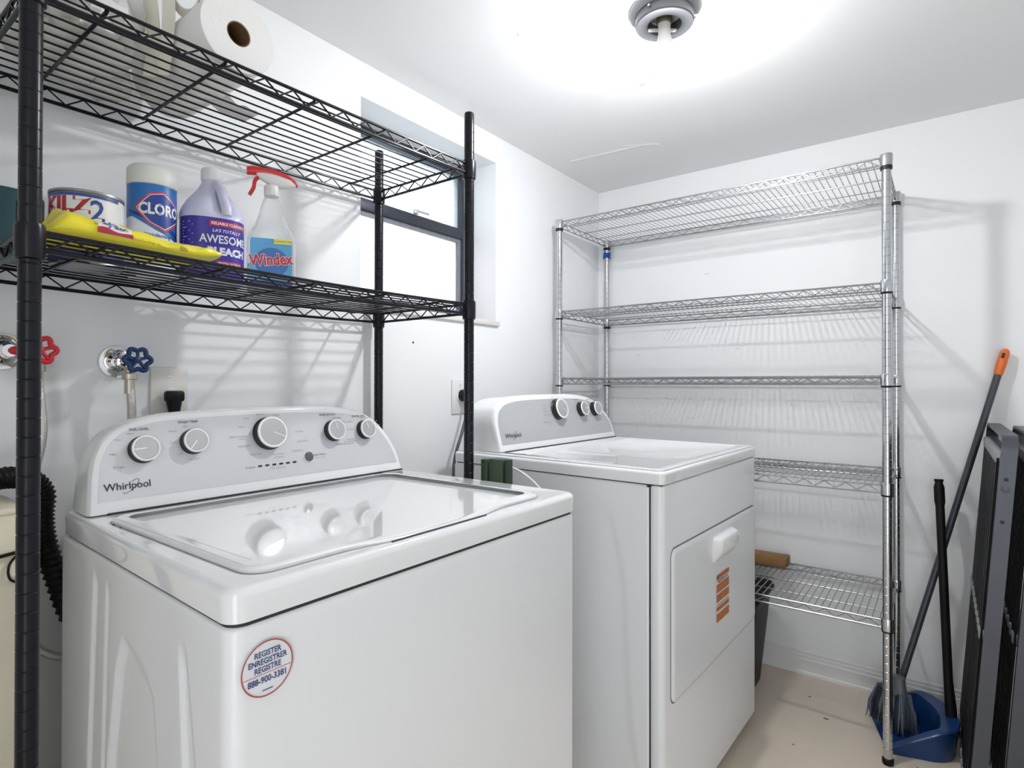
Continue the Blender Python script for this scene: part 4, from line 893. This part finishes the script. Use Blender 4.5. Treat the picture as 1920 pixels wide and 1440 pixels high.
MB().tube([hb.lerp(ht, .88), hb.lerp(ht, .90), hb.lerp(ht, .965), hb.lerp(ht, .985), hb.lerp(ht, .992), ht], [.012, .0150, .0150, .0105, .0130, .0130], 12, flat=1).build('grip', M_blackp, dp)
# waste bin
bn = thing('waste_bin', 'tall black waste bin on the floor below the lowest chrome shelf beside the dryer', 'bin', (.66, -.235, 0))
rr = []
for z, a, b in ((0, .118, .105), (.004, .122, .108), (.300, .150, .130), (.340, .156, .136), (.352, .164, .142), (.360, .166, .144), (.372, .160, .138), (.376, .140, .120)): rr.append([(.663+x, -.235+y, z) for x, y in rounded_rect(-a, a, -b, b, .035, 5)])
MB().loft(rr[:6]).build('bucket', M_blackp, bn); MB().loft(rr[5:]).build('lid', M_blackp, bn)
# wood offcut on the lowest shelf
M_wood = mat('raw_wood', (.27, .135, .042), .65, var=.25, vscale=22, bump=.3, bscale=80)
wd = thing('wood_offcut', 'short brown wooden board end lying on the lowest chrome shelf', 'wood', (.66, -.07, .43))
MB().box(.46, .868, -.120, -.042, .4312, .468, .006, 2).build('board', M_wood, wd)
MB().box(.845, .8695, -.1205, -.0415, .4310, .4685, .006, 2).build('end_cap', mat('wood_end', (.25, .14, .05), .7, var=.3, vscale=60), wd)
# folded bed frames
M_bed = mat('bed_steel', (.075, .08, .095), .4, metal=.4, var=.12, vscale=12); M_slat = mat('bed_slat_black', (.006, .006, .007), .55, var=.2, spec=.2); M_capg = mat('slat_cap_grey', (.32, .33, .34), .5, var=.1)
def bed(dx, dy, ztop, label):
    # plane through the bottom and top edges, leaning a little to the right
    t = thing('bed_frame', label, 'bed frame', (1.41+dx, -.34+dy, 0), group=None)
    lean = lambda z: 1.409+dx+.074*(z/1.0)
    YN, YF_ = -.655+dy, -.032+dy; th = .020
    def rail(P, hx_, hy, name, par=t):
        """box section sweep: hx_ half size in x, hy half size across in the frame plane"""
        P = [Vector(p) for p in P]; n = len(P); r_ = []
        for i, p_ in enumerate(P):
            tg = (P[min(i+1, n-1)]-P[max(i-1, 0)]).normalized(); xx = Vector((1, 0, 0)); xx = (xx-tg*xx.dot(tg)).normalized(); nn_ = tg.cross(xx)
            r_.append([p_+xx*hx_+nn_*hy, p_-xx*hx_+nn_*hy, p_-xx*hx_-nn_*hy, p_+xx*hx_-nn_*hy])
        return MB().loft(r_).build(name, M_bed, par, 30)
    arc = lambda yc, zc, r, a0, a1: [(lean(zc+r*math.sin(a)), yc+r*math.cos(a), zc+r*math.sin(a)) for a in [a0+(a1-a0)*i/6 for i in range(7)]]
    P = [(lean(0), YN, .0)]+[(lean(z), YN, z) for z in (.3, .6)]+arc(YN+.035, ztop-.035-.004, .035, PI, PI/2)+arc(YF_-.035, ztop-.035-.004, .035, PI/2, 0)+[(lean(z), YF_, z) for z in (.6, .3, .0)]
    fr_ = rail(P, .0155, .004, 'side_rail')
    # inner flange strips (channel legs) on the vertical rails and the top rail
    for yy, s_ in ((YN, 1), (YF_, -1)):
        for e in (-.0135, .0135):
            m = MB(); m.loft([[(lean(z)+e-.002, yy+s_*.003, z), (lean(z)+e+.002, yy+s_*.003, z), (lean(z)+e+.002, yy+s_*.022, z), (lean(z)+e-.002, yy+s_*.022, z)] for z in (.002, ztop-.045)]); m.build('flange', M_bed, fr_, 0)
    for zc in (.045, .50, ztop-.055):
        MB().box(lean(zc)-.010, lean(zc)+.010, YN+.005, YF_-.005, zc-.012, zc+.012, .002).build('cross_rail', M_bed, t)
        for k in range(9):
            y = YN+.065+(YF_-YN-.13)*k/8
            MB().lathe([(.022, -.016), (.022, .010), (.014, .016)], 10, frame((lean(zc)-.012, y, zc-.006), (0, 1, 0), (0, 0, -1)) @ Matrix.Diagonal((1, .55, 1, 1))).build('slat_cap', M_capg, t)
    for k in range(9):
        y = YN+.065+(YF_-YN-.13)*k/8; m = MB(); m.loft([[(lean(z)-.014-.006, y-.020, z), (lean(z)-.014, y-.020, z), (lean(z)-.014, y+.020, z), (lean(z)-.014-.006, y+.020, z)] for z in (.05, ztop-.06)]); m.build('slat', M_slat, t, 0)
    for zz, r in ((.905, .0045), (.880, .0080), (.800, .0045)):
        MB().lathe([(r, 0), (r, .002), (r*.5, .003)], 14, frame((lean(zz)-.002, YN-.0042, zz), (1, 0, 0), (0, -1, 0))).build('bolt', M_gap if r < .005 else M_bed, fr_)
    return t
bed(0, 0, 1.012, 'dark grey folded metal bed frame leaning beside the dustpan, left of the pair')
bed(.066, .015, 1.005, 'dark grey folded metal bed frame at the right edge, partly out of view')
